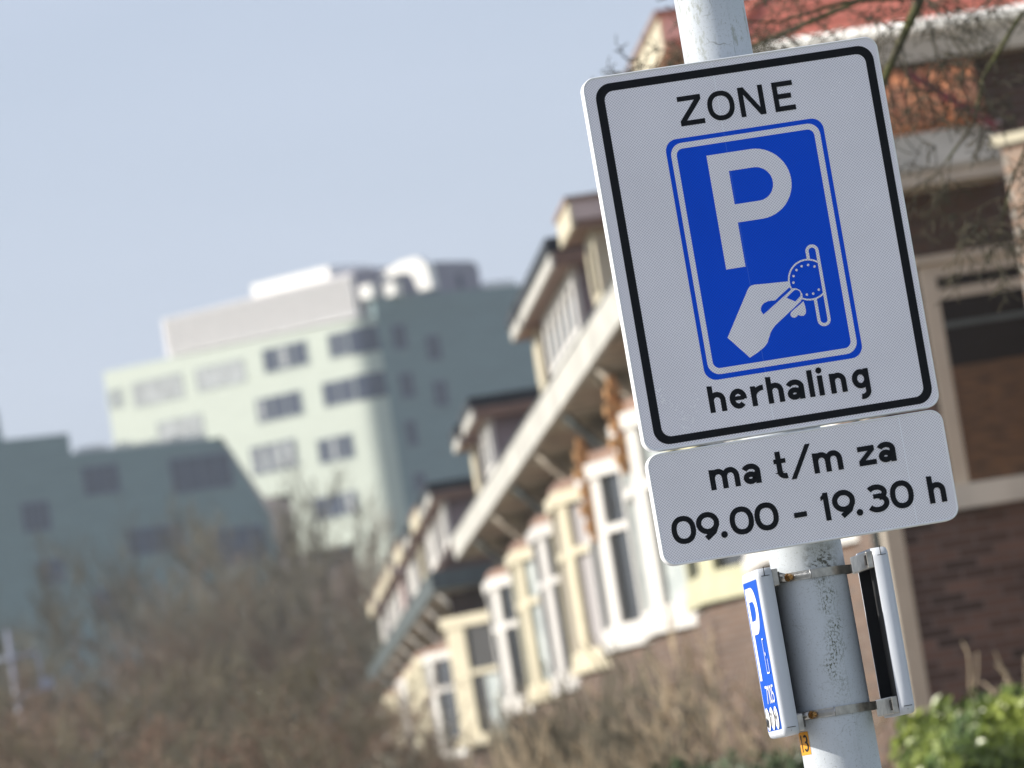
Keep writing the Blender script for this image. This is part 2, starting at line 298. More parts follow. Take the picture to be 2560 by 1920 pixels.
# ------------------------------------------------------------------ lettering (flat film cut-outs, millimetre design space)
class Art:
    """2-D shapes in mm laid on the local XZ plane, stacked films a hair apart"""
    def __init__(s, y0, step=.00006, fn=None): s.mb = MB(); s.y = y0; s.step = step; s.k = 0; s.fn = fn
    def poly(s, pts):
        y = s.y - s.step*s.k; s.k += 1
        f = s.fn or (lambda x, z, y: (x/1000, y, z/1000))
        a = sum(pts[i][0]*pts[(i+1) % len(pts)][1]-pts[(i+1) % len(pts)][0]*pts[i][1] for i in range(len(pts)))
        if a < 0: pts = pts[::-1]
        s.mb.add([f(px, pz, y) for px, pz in pts], [tuple(range(len(pts)))])
    def stroke(s, pts, wd, closed=False):
        y = s.y - s.step*s.k; s.k += 1; n = len(pts); L = []; Rr = []
        for i in range(n):
            def seg(a, b):
                d = (pts[b][0]-pts[a][0], pts[b][1]-pts[a][1]); l = math.hypot(*d) or 1; return (d[0]/l, d[1]/l)
            if closed: d0, d1 = seg((i-1) % n, i), seg(i, (i+1) % n)
            else:
                d0 = seg(max(i-1, 0), max(i, 1)); d1 = seg(min(i, n-2), min(i+1, n-1))
            n0 = (-d0[1], d0[0]); n1 = (-d1[1], d1[0]); m = (n0[0]+n1[0], n0[1]+n1[1]); l = math.hypot(*m) or 1; m = (m[0]/l, m[1]/l)
            k = wd/2/max(.5, m[0]*n0[0]+m[1]*n0[1])
            L.append((pts[i][0]+m[0]*k, pts[i][1]+m[1]*k)); Rr.append((pts[i][0]-m[0]*k, pts[i][1]-m[1]*k))
        f = s.fn or (lambda x, z, y: (x/1000, y, z/1000))
        vs = [f(a, b, y) for a, b in L+Rr]
        s.mb.add(vs, [(n+i, n+(i+1) % n, (i+1) % n, i) for i in range(n if closed else n-1)])
    def disc(s, cx, cz, r, n=20): s.poly([(cx+r*math.cos(2*math.pi*k/n), cz+r*math.sin(2*math.pi*k/n)) for k in range(n)])
    def glyph(s, ch, x0, x1, z0, H, t):
        """ch in box x0..x1, base z0; H = cap height (capitals, digits) or x-height (lower case); t = stroke"""
        W = x1-x0; X = lambda u: x0+u; h = t/2
        def arc(cx, cz, rx, rz, a0, a1, n=18): return [(cx+rx*math.cos(R(a0+(a1-a0)*i/n)), cz+rz*math.sin(R(a0+(a1-a0)*i/n))) for i in range(n+1)]
        def st(p, **k): s.stroke([(x0+a, z0+b) for a, b in p], t, **k)
        def po(p): s.poly([(x0+a, z0+b) for a, b in p])
        if ch in 'O0':
            e = 2.25; pts = []
            for i in range(36):
                a = 2*math.pi*i/36; c_, s_ = math.cos(a), math.sin(a)
                pts.append((W/2+(W-t)/2*math.copysign(abs(c_)**(2/e), c_), H/2+(H-t)/2*math.copysign(abs(s_)**(2/e), s_)))
            st(pts, closed=True)
        elif ch in 'Zz':
            po([(0, H), (W*.96, H), (W*.96, H-t), (0, H-t)]); po([(0, 0), (W, 0), (W, t), (0, t)])
            po([(W*.96-t*1.35, H-t*.98), (W*.96, H-t*.98), (t*1.35, t*.98), (0, t*.98)])
        elif ch == 'N':
            po([(0, 0), (t, 0), (t, H), (0, H)]); po([(W-t, 0), (W, 0), (W, H), (W-t, H)]); po([(0, H), (t*1.15, H), (W, 0), (W-t*1.15, 0)])
        elif ch == 'E':
            po([(0, 0), (t, 0), (t, H), (0, H)]); po([(0, 0), (W, 0), (W, t), (0, t)]); po([(0, H), (W, H), (W, H-t), (0, H-t)])
            po([(0, H/2-h), (W*.86, H/2-h), (W*.86, H/2+h), (0, H/2+h)])
        elif ch in 'hn':
            A = H*1.34 if ch == 'h' else H
            po([(0, 0), (t, 0), (t, A*.98), (0, A*1.0 if ch == 'n' else A)])
            r = (W-t)/2; rz = min(r, H*.45)
            st(arc(W/2, H-h-rz, r, rz, 165, 0)+[(W-h, 0)])
        elif ch == 'm':
            po([(0, 0), (t, 0), (t, H*.98), (0, H)]); r = (W-t)/4; rz = H*.33
            for c0 in (h+r, h+3*r): st(arc(c0, H-h-rz, r, rz, 165, 0)+[(c0+r, 0)])
        elif ch == 'r':
            po([(0, 0), (t, 0), (t, H*.98), (0, H)]); st(arc(W*.98, H-h-H*.4, W*.98-h, H*.40, 165, 88))
        elif ch == 'e':
            r = (W-t)/2; rz = (H-t)/2
            st([(W-h*1.1, H*.47)]+arc(W/2, H/2, r, rz, 5, 315, 28)); po([(h, H*.42), (W-h, H*.42), (W-h, H*.42+t*.78), (h, H*.42+t*.78)])
        elif ch == 'a':
            st(arc(W*.47, H-h-H*.26, W*.40, H*.26, 155, 0)+[(W*.87-h*.1, 0)])
            po([(W-t*1.02, H*.6), (W-t*.02, H*.6), (W+t*.05, 0), (W-t, 0)])
            st(arc(W*.42, H*.31, W*.42-h, H*.31-h, 30, 330, 24)+[(W-t*.6, H*.30), (W-t*.6, H*.47)], closed=True)
        elif ch in 'li':
            A = H*1.34 if ch == 'l' else H
            po([(W/2-h, 0), (W/2+h, 0), (W/2+h, A), (W/2-h, A)])
            if ch == 'i': s.disc(x0+W/2, z0+H+t*.95, t*.58)
        elif ch == 'g':
            r = (W-t)/2; st([(h+r+r*math.cos(R(a)), H*.52+(H*.48-h)*math.sin(R(a))) for a in range(0, 360, 12)], closed=True)
            st([(W-h, H)]+[(W-h, H*.1)]+arc(W/2, -H*.10, r, H*.27, 0, -105, 12))
        elif ch == 't':
            cx = W*.38; po([(0, H), (W*.92, H), (W*.92, H-t*.85), (0, H-t*.85)])
            st([(cx, H*1.36), (cx, H*.35)]+arc(cx+H*.28, H*.35, H*.28, H*.35-h, 180, 285, 10))
        elif ch == '/': po([(0, 0), (t*1.0, 0), (W, H), (W-t*1.0, H)])
        elif ch == '-': po([(0, 0), (W, 0), (W, t), (0, t)])
        elif ch == '.': s.disc(x0+W/2, z0+W/2, W/2)
        elif ch == '9':
            r = (W-t)/2; rz = H*.30
            st([(W/2+r*math.cos(R(a)), H-h-rz+rz*math.sin(R(a))) for a in range(0, 360, 12)], closed=True)
            st([(W-h, H-h-rz), (W-h-W*.02, H*.50), (W*.72, H*.27), (W*.36, t*.35)])
        elif ch == '1':
            po([(W-t, 0), (W, 0), (W, H), (W-t, H)]); po([(W, H), (W-t*.7, H), (0, H*.86), (0, H*.72), (W-t*.5, H*.84)])
        elif ch == '3':
            st(arc(W*.46, H-h-H*.20, W*.50-h, H*.20, 145, -75, 18)); st(arc(W*.46, h+H*.245, W*.54-h, H*.245, 80, -150, 20))
            po([(W*.30, H*.50), (W*.62, H*.50), (W*.62, H*.50+t*.85), (W*.30, H*.50+t*.85)])
        elif ch == '7':
            po([(0, H), (W, H), (W, H-t), (0, H-t)]); po([(W-t*1.1, H-t), (W, H-t), (W*.45, 0), (W*.45-t*1.1, 0)])
        elif ch == '5':
            po([(W*.08, H), (W*.95, H), (W*.95, H-t), (W*.08, H-t)]); po([(W*.08, H), (W*.08+t, H), (W*.08+t, H*.5), (W*.08-t*.1, H*.5)])
            st(arc(W*.42, H*.31, W*.58-h, H*.31-h, 125, -140, 20))

def rrect(x0, z0, x1, z1, r, n=8):
    out = []
    for cx, cz, a0 in ((x1-r, z1-r, 0), (x0+r, z1-r, 90), (x0+r, z0+r, 180), (x1-r, z0+r, 270)):
        for i in range(n+1):
            a = R(a0+90*i/n); out.append((cx+r*math.cos(a), cz+r*math.sin(a)))
    return out
def frame_poly(art, outer, inner):
    y = art.y-art.step*art.k; art.k += 1; n = len(outer)
    f = art.fn or (lambda x, z, y: (x/1000, y, z/1000))
    art.mb.add([f(a, b, y) for a, b in outer+inner], [(i, (i+1) % n, n+(i+1) % n, n+i) for i in range(n)])

# ================================================================== THE POLE
PX = lambda z: 1.2352-.0126*(z-1.639)
PY = 11.30
PR = lambda z: .0748-.00436*(z-1.87)
pole = thing('lamp_post', 'slim white painted steel post stained with algae, carrying the parking signs', 'lamp post', (PX(0), PY, 0))
zs = [0, .05, .9, 1.0, 1.5, 1.7, 1.9, 2.1, 2.4, 2.8, 3.1, 3.4, 4, 5, 6.5]
mb = MB(); mb.tube([(PX(z)-PX(0), 0, z) for z in zs], [PR(z)*(1.35 if z < .95 else 1) for z in zs], 64)
pm = mb.build('shaft', M['pole'], pole)
# weld seam line that runs up the shaft
mb = MB(); sa = R(-66)
mb.tube([(PX(z)-PX(0)+PR(z)*math.cos(sa), PR(z)*math.sin(sa), z) for z in [1.0, 1.5, 1.9, 2.3, 2.8, 3.2, 4, 6.4]], .0011, 6)
mb.build('weld_seam', M['pole'], pole)
# orange number tag wrapped on the pole
def on_pole(x, z, y):
    """x,z mm around the shaft; y = lift"""
    zz = 1.6985+z/1000; a = R(-172)+x/1000/PR(zz); r = PR(zz)+.0006+(-y)
    return (PX(zz)-PX(0)+r*math.cos(a), r*math.sin(a), zz)
mb = MB(); n = 12; vs = []
for i in range(n+1):
    for z in (-23, 23): vs.append(on_pole(-12+48*i/n, z, 0))
mb.add(vs, [(2*i, 2*i+2, 2*i+3, 2*i+1) for i in range(n)], True)
st_ = mb.build('number_sticker', M['orange'], pole)
a = Art(-.0004, .00004, on_pole); a.glyph('1', 2, 9, -17, 34, 4.5); a.glyph('3', 17, 33, -17, 34, 4.6); a.mb.build('lettering', M['ink'], st_)

# ================================================================== SIGN PLATES
def sign_root(name, label, cat):
    o = thing(name, label, cat)
    o.matrix_world = Matrix.Translation((1.2271, 11.1709, 2.6899)) @ Matrix.Rotation(R(5.543), 4, 'Z') @ Matrix.Rotation(R(-.714), 4, 'Y')
    return o
def plate(root, x0, z0, x1, z1, sheetm):
    """folded-edge aluminium plate: a rounded tray with a thin bright rim"""
    mb = MB(); T = .004
    sh = [(0, .0, 0), (0, -.0035, 0), (1.2, -.0046, 1), (3.2, -.0046, 1), (4.6, -.0030, 1)]
    n = None; vs = []; rings = []
    prof = [(0, .026), (0, -.0025), (.9, -.0042), (2.6, -.0042), (3.8, -.0028)]
    for ins, y in prof:
        pts = rrect(x0+ins, z0+ins, x1-ins, z1-ins, 26-ins); n = len(pts)
        rings.append([(a_/1000, y, b_/1000) for a_, b_ in pts])
    for r in rings: vs += r
    fs = [(k*n+i, (k+1)*n+i, (k+1)*n+(i+1) % n, k*n+(i+1) % n) for k in range(len(rings)-1) for i in range(n)]
    mb.add(vs, fs, True)
    # back flange lip and back plate
    pts = rrect(x0+2, z0+2, x1-2, z1-2, 24); mb.add([(a_/1000, .004, b_/1000) for a_, b_ in pts], [tuple(range(n))])
    pts = rrect(x0+14, z0+14, x1-14, z1-14, 12); lip = [(a_/1000, .026, b_/1000) for a_, b_ in pts]
    mb.add(rings[0]+lip, [(i, (i+1) % n, n+(i+1) % n, n+i) for i in range(n)])
    pl = mb.build('backing_plate', M['rim'], root)
    a = Art(-.0028); a.poly(rrect(x0+3.8, z0+3.8, x1-3.8, z1-3.8, 22.2)); a.mb.build('reflective_sheet', sheetm, root)
    return pl
s1 = sign_root('zone_parking_sign', 'tall white sign with black border reading ZONE and herhaling round a blue P panel', 'road sign')
plate(s1, -302, -377, 302, 375, M['sheet'])
a = Art(-.0031); frame_poly(a, rrect(-279, -367, 290, 359, 31), rrect(-262, -352, 273, 343, 19)); a.mb.build('black_border', M['black'], s1)
a = Art(-.0031)
for ch, x0, x1 in (('Z', -118.5, -69), ('O', -60, -5), ('N', 5, 56), ('E', 75, 117)): a.glyph(ch, x0, x1, 252, 59.5, 10)
a.mb.build('lettering', M['black'], s1); a = Art(-.0031)
for ch, x0, x1 in (('h', -159, -125), ('e', -117, -82), ('r', -73, -47), ('h', -40, -7), ('a', 0, 34), ('l', 44, 55), ('i', 63.5, 74.5), ('n', 88, 121), ('g', 133, 168)):
    a.glyph(ch, x0, x1, -319.5, 40, 10.6)
a.mb.build('lettering', M['black'], s1)
a = Art(-.0031)
a.poly(rrect(-158, -256, 165, 229, 24)); bl = a.mb.build('blue_panel', M['blue'], s1)
a = Art(-.0033); frame_poly(a, rrect(-149, -246, 156, 220, 24), rrect(-138, -234, 144, 208.5, 14)); a.mb.build('white_outline', M['sheet'], bl)
a = Art(-.0033)      # the letter P
a.poly([(-79, -43), (-39.5, -43), (-39.5, 187), (-79, 187)])
def half(cx, cz, rx, rz, n=24): return [(cx+rx*math.sin(math.pi*i/n), cz+rz*math.cos(math.pi*i/n)) for i in range(n+1)]
o_ = [(-39.5, 187)]+half(11, 116.5, 71, 70.5)+[(-39.5, 46)]; i_ = [(-39.5, 150)]+half(11, 116.3, 33.5, 33.7)+[(-39.5, 82.6)]
n = len(o_); y = a.y-a.step; a.mb.add([(p/1000, y, q/1000) for p, q in o_+i_], [(i, i+1, n+i+1, n+i) for i in range(n-1)])
a.mb.build('letter', M['sheet'], bl)
# hand pushing a coin into a slot
a = Art(-.0033, .0001)
a.poly([(-100, -177), (-62.4, -223), (-44.3, -215), (-29.8, -206.5), (-22.2, -199), (-17.6, -190), (-12.9, -181), (-8.4, -175), (-1.4, -168), (58, -128.5),
        (63.2, -122), (64, -114), (60.5, -106), (53.5, -101), (44, -100), (41.1, -95.6), (40.3, -85), (-1.1, -83), (-28.4, -81.2), (-34, -81.8), (-39, -84), (-43, -88.5)])
a.poly([(63.7, -129), (65.3, -138), (65.6, -149), (63.6, -154), (59, -157.5), (54, -157.2), (48.5, -154), (45, -157.3), (40.9, -158.5), (36, -157.5), (33, -153.5), (33.5, -149), (36, -146)])
hand = a.mb.build('hand_symbol', M['sheet'], bl)
a = Art(-.0035, .0001)
a.poly([(40, -97.5), (7.4, -118.5), (-1, -117.8), (-8, -118), (-15.6, -120.5), (-21, -125), (-24, -131), (-23.6, -137), (-20.4, -142.5), (44.5, -101.5)])
a.poly([(31.5, -117), (45, -107), (50, -104.2), (55, -104.6), (59, -107.5), (60.6, -112.5), (59.5, -117.5), (47.4, -127)])
a.mb.build('finger_gap', M['blue'], hand)
a = Art(-.0035, .0001)
cx, cz, r = 81.5, -88, 40
a.stroke([(cx+r*math.cos(R(t_)), cz+r*math.sin(R(t_))) for t_ in range(53, 246, 6)], 3.4)
a.stroke([(cx+r*math.cos(R(t_)), cz+r*math.sin(R(t_))) for t_ in range(243, 318, 6)], 3.4)
# slot outline: right side complete, left side broken by the coin
rr = 10.3
a.stroke([(88.3, -49), (88.3, -34)]+[(98.3-rr*math.cos(R(t_)), -33+rr*math.sin(R(t_))) for t_ in range(0, 181, 15)]+[(108.6, -170)]+[(98.3+rr*math.cos(R(t_)), -171-rr*math.sin(R(t_))) for t_ in range(0, 181, 15)]+[(88, -126)], 6.4)
for dx, dz in [(97.8, -64), (85.6, -59), (72.2, -59.5), (60.7, -65.5), (52.6, -76.4), (50, -89.2), (72.7, -117), (85.7, -117), (98.2, -111)]: a.disc(dx, dz, 2.6, 10)
a.mb.build('coin_and_slot', M['sheet'], bl)
a = Art(-.0032, 0); a.stroke([(-36.4, 228), (-36.7, -255)], .6); a.mb.build('film_seam', M['seam_blue'], bl)
a = Art(-.003, .0); a.stroke([(-36.3, 371), (-36.8, -371)], 1.0); a.mb.build('film_seam', M['seam'], s1)
# fine pale scuffs low on the left
sr = random.Random(3); a = Art(-.0043, 0)
for i in range(60):
    x = -262+88*sr.random()**1.2; z = -345+75*abs(math.sin(x*.03))+sr.uniform(-14, 14); an = R(sr.choice([140, 128, 150, 50])+sr.uniform(-12, 12)); l = sr.uniform(2, 9)
    if x < -258: continue
    a.stroke([(x, z), (x+l*math.cos(an), z+l*math.sin(an))], sr.uniform(.5, 1.0))
for i in range(34):
    x = sr.uniform(170, 262); z = sr.uniform(150, 320); a.disc(x, z, sr.uniform(.5, 1.0), 6)
a.mb.build('scuffs', M['scuff'], s1)

s2 = sign_root('parking_hours_plate', 'wide low white plate under the zone sign giving hours 09.00 - 19.30 h', 'road sign')
plate(s2, -303, -604.5, 301, -381.5, M['sheet2'])
a = Art(-.0031)
B = -470.5
for ch, x0, x1 in (('m', -184, -124), ('a', -116.5, -82)): a.glyph(ch, x0, x1, B, 40.5, 10.8)
a.glyph('t', -52, -25.5, B, 40.5, 10.8)
a.glyph('/', -22, 26.5, -474.5, 65, 10.5)
a.glyph('m', 26.5, 86, B, 40.5, 10.8)
a.glyph('z', 118.5, 154, B, 38.5, 10); a.glyph('a', 159.5, 194, B, 40.5, 10.8)
a.mb.build('lettering', M['black'], s2); a = Art(-.0031)
B = -566
for ch, x0, x1 in (('0', -277, -228), ('9', -226.5, -180), ('0', -159, -110.5), ('0', -108.5, -60), ('1', 28.5, 44), ('9', 50.5, 97), ('3', 121, 165), ('0', 168.5, 216)):
    a.glyph(ch, x0, x1, B, 55.5, 10.6)
a.disc(-173.7, -560, 6.6); a.disc(102.5, -560, 6.6); a.glyph('-', -29.5, -3.5, -550.5, 10, 10); a.glyph('h', 246, 281, B, 41, 10.8)
a.mb.build('lettering', M['black'], s2)
a = Art(-.003, 0); a.stroke([(213, -385), (213, -601)], 1.1); a.mb.build('film_seam', M['seam'], s2)
# brackets behind the plates
for rt_, zl in ((s1, (.25, -.22)), (s2, (-.49,))):
    for z in zl:
        mb = MB(); mb.box(-.11, .006, z-.012, .11, .03, z+.012); mb.box(-.088, .03, z-.010, -.078, .14, z+.010); mb.box(.070, .03, z-.010, .080, .14, z+.010)
        mb.build('mounting_bracket', M['alu'], rt_)

# ================================================================== SIDE PARKING BOXES
BW, BH, BT = .190, .335, .031
def side_sign(name, label, cx, cy, cz, side):
    """side=-1: face looks left (-x), side=+1: face looks right. local: x thickness, y width, z height"""
    t = thing(name, label, 'parking sign', (cx, cy, cz), R(3.0)); t.rotation_euler = (0, R(-.7), R(4.0))
    o_ = rrect(-BW/2, -BH/2, BW/2, BH/2, .019); n = len(o_)
    xs = [side*BT/2, side*(BT/2-.004), side*(-BT/2)]
    rings = []
    for x, ins in ((side*BT/2, .006), (side*(BT/2-.0015), .002), (side*(BT/2-.006), 0), (-side*BT/2, 0), (-side*BT/2, .005)):
        pts = rrect(-BW/2+ins, -BH/2+ins, BW/2-ins, BH/2-ins, .019-ins); rings.append([(x, p, q) for p, q in pts])
    mb = MB(); vs = sum(rings, [])
    fs = [(k*n+i, k*n+(i+1) % n, (k+1)*n+(i+1) % n, (k+1)*n+i) for k in range(len(rings)-1) for i in range(n)]
    mb.add(vs, fs, True); mb.add(rings[0], [tuple(range(n))])
    mb.build('casing', M['plastic'], t)
    mb = MB(); fl = [(side*(BT/2-.0075), p, q) for _, p, q in rings[-1]]; mb.add(rings[-1]+fl, [(i, (i+1) % n, n+(i+1) % n, n+i) for i in range(n)]); mb.add(fl, [tuple(range(n))]); mb.build('inner_tray', M['hollow'], t)
    # hairline mould joints on the rim
    mb = MB()
    for z in (BH/2-.016, -BH/2+.016): mb.box(-.007, -BW/2-.0006, z-.0006, .010, -BW/2+.001, z+.0006)
    for z in (BH/2-.016, -BH/2+.009): mb.box(-.0006, -BW/2-.0006, z, .0006, -BW/2+.001, z+.014*(1 if z > 0 else -.2)+.004)
    mb.build('moulding_joint', M['ink'], t)
    # pressed metal hangers at top and bottom that reach to the clamp bands
    for sz in (1, -1):
        z = sz*(BH/2-.022); mb = MB()
        mb.box(min(-side*(BT/2), -side*(BT/2+.013)), -.088, z-.017, max(-side*(BT/2), -side*(BT/2+.013)), .088, z+.017)
        h_ = mb.build('hanger', M['steel'], t, bevel=.002)
        mb = MB(); mb.box(min(-side*(BT/2+.0125), -side*(BT/2+.016)), -.087, z-.010, max(-side*(BT/2+.0125), -side*(BT/2+.016)), -.078, z+.010); mb.build('slot', M['darksteel'], h_)
    return t
lx = lambda X: X
sl = side_sign('side_parking_sign', 'slim boxed sign clamped left of the post, blue face with P and 7105', PX(1.885)-.1047, 11.30, 1.886, -1)
sr_ = side_sign('side_parking_sign', 'slim boxed sign clamped right of the post, seen from its hollow dark back', PX(1.885)+.1303, 11.30, 1.892, 1)
# left face artwork; reads along -y (towards the street viewer), mm
face = lambda u, z, y: (-BT/2-.0005+y, -u/1000, z/1000)
a = Art(0, .00012, face); a.poly(rrect(-82, -152, 80, 148, 3)); pf = a.mb.build('blue_face', M['faceblue'], sl)
a = Art(-.0005, .00012, face)
a.poly([(-70, -50), (-45, -50), (-45, 136), (-70, 136)])
o_ = [(-45, 136)]+half(-5, 89, 52, 47)+[(-45, 42)]; i_ = [(-45, 108)]+half(-8, 88.5, 25, 19.5)+[(-45, 69)]
n = len(o_); y = a.y-a.step*2; a.mb.add([face(p, q, y) for p, q in o_+i_], [(i, i+1, n+i+1, n+i) for i in range(n-1)])
for ch, x0, x1 in (('7', -33, -9), ('1', -5, 9), ('0', 14, 38), ('5', 43, 66)): a.glyph(ch, x0, x1, -98, 36, 4.6)
for k in range(3): a.disc(-53+52*k, -128, 23, 24)
a.stroke([(50, 30), (36, 30), (36, -38), (62, -38), (62, -10)], 3); a.disc(48, 0, 4, 10)
a.mb.build('white_symbols', M['facewhite'], pf)
a = Art(-.004, .0002, face)
a.poly([(-66, -140), (-50, -146), (-44, -130), (-58, -122)]); a.stroke([(-60, -122), (-48, -112)], 4)
a.stroke([(-6, -142), (-6, -116)], 5); a.disc(3, -118, 4, 10); a.stroke([(4, -124), (4, -142)], 4)
a.stroke([(40, -112), (58, -128), (44, -144)], 5); a.disc(46, -126, 5, 10)
a.mb.build('icons', M['ink'], pf)

# ================================================================== CLAMPS
def clamp(z, label):
    t = thing('hose_clamp', label, 'clamp', (PX(z), PY, z), group='steel band clamps on the post')
    r = PR(z)+.0016; mb = MB(); n = 72; vs = []
    for k in range(n):
        a_ = 2*math.pi*k/n; rr_ = r
        # straight tangents out to the hangers
        x, y = rr_*math.cos(a_), rr_*math.sin(a_)
        x = x*(1.0+.13*max(0, abs(math.cos(a_))-.86)/.14)
        for zz, q in ((-.0085, 0), (.0085, 0), (.0085, .0014), (-.0085, .0014)):
            l = math.hypot(x, y); vs.append((x*(1+q/l), y*(1+q/l), zz))
    mb.add(vs, [(4*k+i, 4*((k+1) % n)+i, 4*((k+1) % n)+(i+1) % 4, 4*k+(i+1) % 4) for k in range(n) for i in range(4)], False)
    mb.build('band', M['steel'], t)
    # worm screw housing at the left front
    def P(a_, e, dz=0): a_ = R(a_); return ((r+e)*math.cos(a_), (r+e)*math.sin(a_), dz)
    A, Bp = Vector(P(-158, .010)), Vector(P(-128, .008))
    mb = MB(); mb.tube([A, Bp], .0080, 16); mb.build('screw_housing', M['steel'], t)
    d = (Bp-A).normalized()
    mb = MB(); mb.tube([Bp, Bp+d*.003, Bp+d*.003, Bp+d*.011], [.0085, .0085, .006, .006], 6, smooth=False)
    mb.box(Bp.x+.001, Bp.y-.0095, -.0012, Bp.x+.011, Bp.y-.0050, .0012)
    mb.build('screw_head', M['brass'], t)
    mb = MB()
    for k in range(12):
        p0 = P(-118+k*1.9, .0016, -.0075); p1 = P(-118+k*1.9, .0030, .0075); p2 = P(-117.0+k*1.9, .0026, .0075); p3 = P(-117.0+k*1.9, .0016, -.0075)
        mb.tube([P(-118+k*1.9, .002, -.0065), P(-117.4+k*1.9, .002, .0065)], .0007, 5)
    e0, e1 = -94, -90
    mb.tube([P(-94, .002, -.009), P(-94, .002, .009)], .0016, 6)
    mb.build('worm_thread', M['alu'], t)
    return t
clamp(2.028, 'steel hose clamp with a bright brass screw, upper of the two on the post')
clamp(1.752, 'grimy steel hose clamp with a dull screw, lower of the two on the post')

# ================================================================== GROUND
def struct(name, mb, m): return tag(mb.build(name, m), kind='structure')
mb = MB(); mb.add([(-690, -35, -.12), (690, -35, -.12), (690, 990, -.12), (-690, 990, -.12)], [(0, 1, 2, 3)]); struct('ground', mb, M['grass'])
mb = MB(); mb.box(-7.5, -20, -.11, -1.0, 330, -.10); struct('road', mb, M['asphalt'])
mb = MB(); mb.box(-.85, -20, -.11, 2.3, 330, 0); struct('pavement', mb, M['paving'])
mb = MB(); mb.box(-1.0, -20, -.11, -.855, 330, .004); struct('kerb', mb, M['kerb'])
mb = MB(); mb.box(2.31, 20, -.11, 9, 180, .03); struct('garden_soil', mb, M['ground'])

# ================================================================== TERRACED HOUSES
hrnd = random.Random(9)
XW = 5.35       # facade brick plane
def bay(house, y0, xo, paint, glassm, zb=3.6, zt=5.78, xw=XW, mull='white'):
    """canted first-floor bay: near slanted side, front, far slanted side"""
    ya, yb, yc = y0+1.5, y0+3.3, y0+4.2
    foot = [(xw-.01, y0), (xo, ya), (xo, yb), (xw-.01, yc)]
    b = MB()
    def ring(z0, z1, g):   # horizontal band following the bay outline, g = outward growth
        o = [(xw, y0-g*.7), (xo-g, ya-g*.5), (xo-g, yb+g*.5), (xw, yc+g*.7)]
        b.prism([(x, y, z0) for x, y in o], (0, 0, z1-z0))
    ring(zb-.08, zb+.05, .05); ring(zb+.052, zb+.20, .02); ring(zt-.12, zt+.05, .05)
    # posts at the corners and a transom on each facet
    facets = [((xw, y0), (xo, ya)), ((xo, ya), (xo, yb)), ((xo, yb), (xw, yc))]
    for (xa, y_a), (xb, y_b) in facets:
        d = Vector((xb-xa, y_b-y_a, 0)); L = d.length; d.normalize(); nrm = Vector((-d.y, d.x, 0))
        if nrm.x > 0: nrm = -nrm
        def strip(u0, u1, z0, z1, dep=.05):
            p = Vector((xa, y_a, z0))+d*u0; q = Vector((xa, y_a, z0))+d*u1
            b.prism([p+nrm*.012, q+nrm*.012, q-nrm*dep, p-nrm*dep], (0, 0, z1-z0))
        pw = .16*L/1.0 if L > 1.2 else .1
        pw = min(.30, max(.1, pw))
        strip(0.01, pw, zb+.201, zt-.121); strip(L-pw, L-.01, zb+.201, zt-.121)
        strip(pw+.001, L-pw-.001, zt-.78, zt-.68)
    o = b.build('bay_window', paint, house)
    g = MB(); g.prism([(x+.055 if i in (1, 2) else x, y+(.07 if i < 2 else -.07), zb+.2) for i, (x, y) in enumerate(foot)], (0, 0, zt-zb-.32))
    g.build('pane', glassm, o)
    c = MB(); c.prism([(x+(.02 if i in (1, 2) else 0), y, zt+.051) for i, (x, y) in enumerate(foot)], (0, 0, .13)); c.build('brick_course', M['brown'], o)
    # under-bay brick apron
    ap = MB(); ap.prism([(x+(.03 if i in (1, 2) else .02), y+(.02 if i < 2 else -.02), 0.03) for i, (x, y) in enumerate(foot)], (0, 0, zb-.14)); ap.build('bay_base', M['brick'], house)
    return o
def dormer(house, ya, yb, paint, xw=XW, xf=5.22, zt=8.38, dark=True, cheek='lilac'):
    """flat-roofed dormer; front wall at x=xf, roof oversailing to the street"""
    d = MB(); xs = xf-.0
    zb_ = 6.93+(xf-4.7)*1.19
    back = xf+1.3
    pw = .42 if dark else .7
    nwin = max(2, int((yb-ya)/1.15)); stp = (yb-ya-.3)/nwin
    # frame with posts and head and cill
    d.box(xf, ya, zb_-.05, xf+.08, yb, zb_+.14); d.box(xf, ya, zt-.16, xf+.08, yb, zt)
    for k in range(nwin+1):
        y = ya+.0+k*(yb-ya-pw)/nwin; d.box(xf-.01, y, zb_+.141, xf+.07, y+pw, zt-.161)
    o = d.build('dormer', paint, house)
    g = MB(); g.box(xf+.008, ya+.05, zb_+.13, xf+.03, yb-.05, zt-.15); g.build('pane', M['glass'], o)
    ck = MB()
    for y in (ya+.002, yb-.102):
        ck = MB(); ck.prism([(xf+.082, y, zb_-.02), (back, y, zt), (xf+.082, y, zt)], (0, .1, 0)); ck.build('cheek', M[cheek], o)
    sk_ = MB(); sk_.box(xf+.082, ya+.12, zt-.04, back+.6, yb-.12, zt-.002); sk_.build('ceiling', M['brown'], o)
    rf = MB(); rf.box(xf-.22, ya-.35, zt+.001, back+.9, yb+.35, zt+.08); rf.build('dormer_soffit', M['brown'], o)
    fa = MB(); fa.box(xf-.26, ya-.38, zt+.0, xf-.221, yb+.38, zt+(.17 if dark else .30)); fa.build('front_fascia', M['fascia'] if dark else M['cream'], o)
    for q0, q1 in ((ya-.38, ya-.351), (yb+.351, yb+.38)):
        sf = MB(); sf.box(xf-.22, q0, zt+.082, back+.9, q1, zt+(.17 if dark else .30)); sf.build('side_fascia', M['brown'] if dark else M['pink'], o)
    tp = MB(); tp.box(xf-.29, ya-.41, zt+(.172 if dark else .302), back+.9, yb+.41, zt+(.35 if dark else .36)); tp.build('flat_roof', M['bitumen'] if dark else M['brown'], o)
    return o
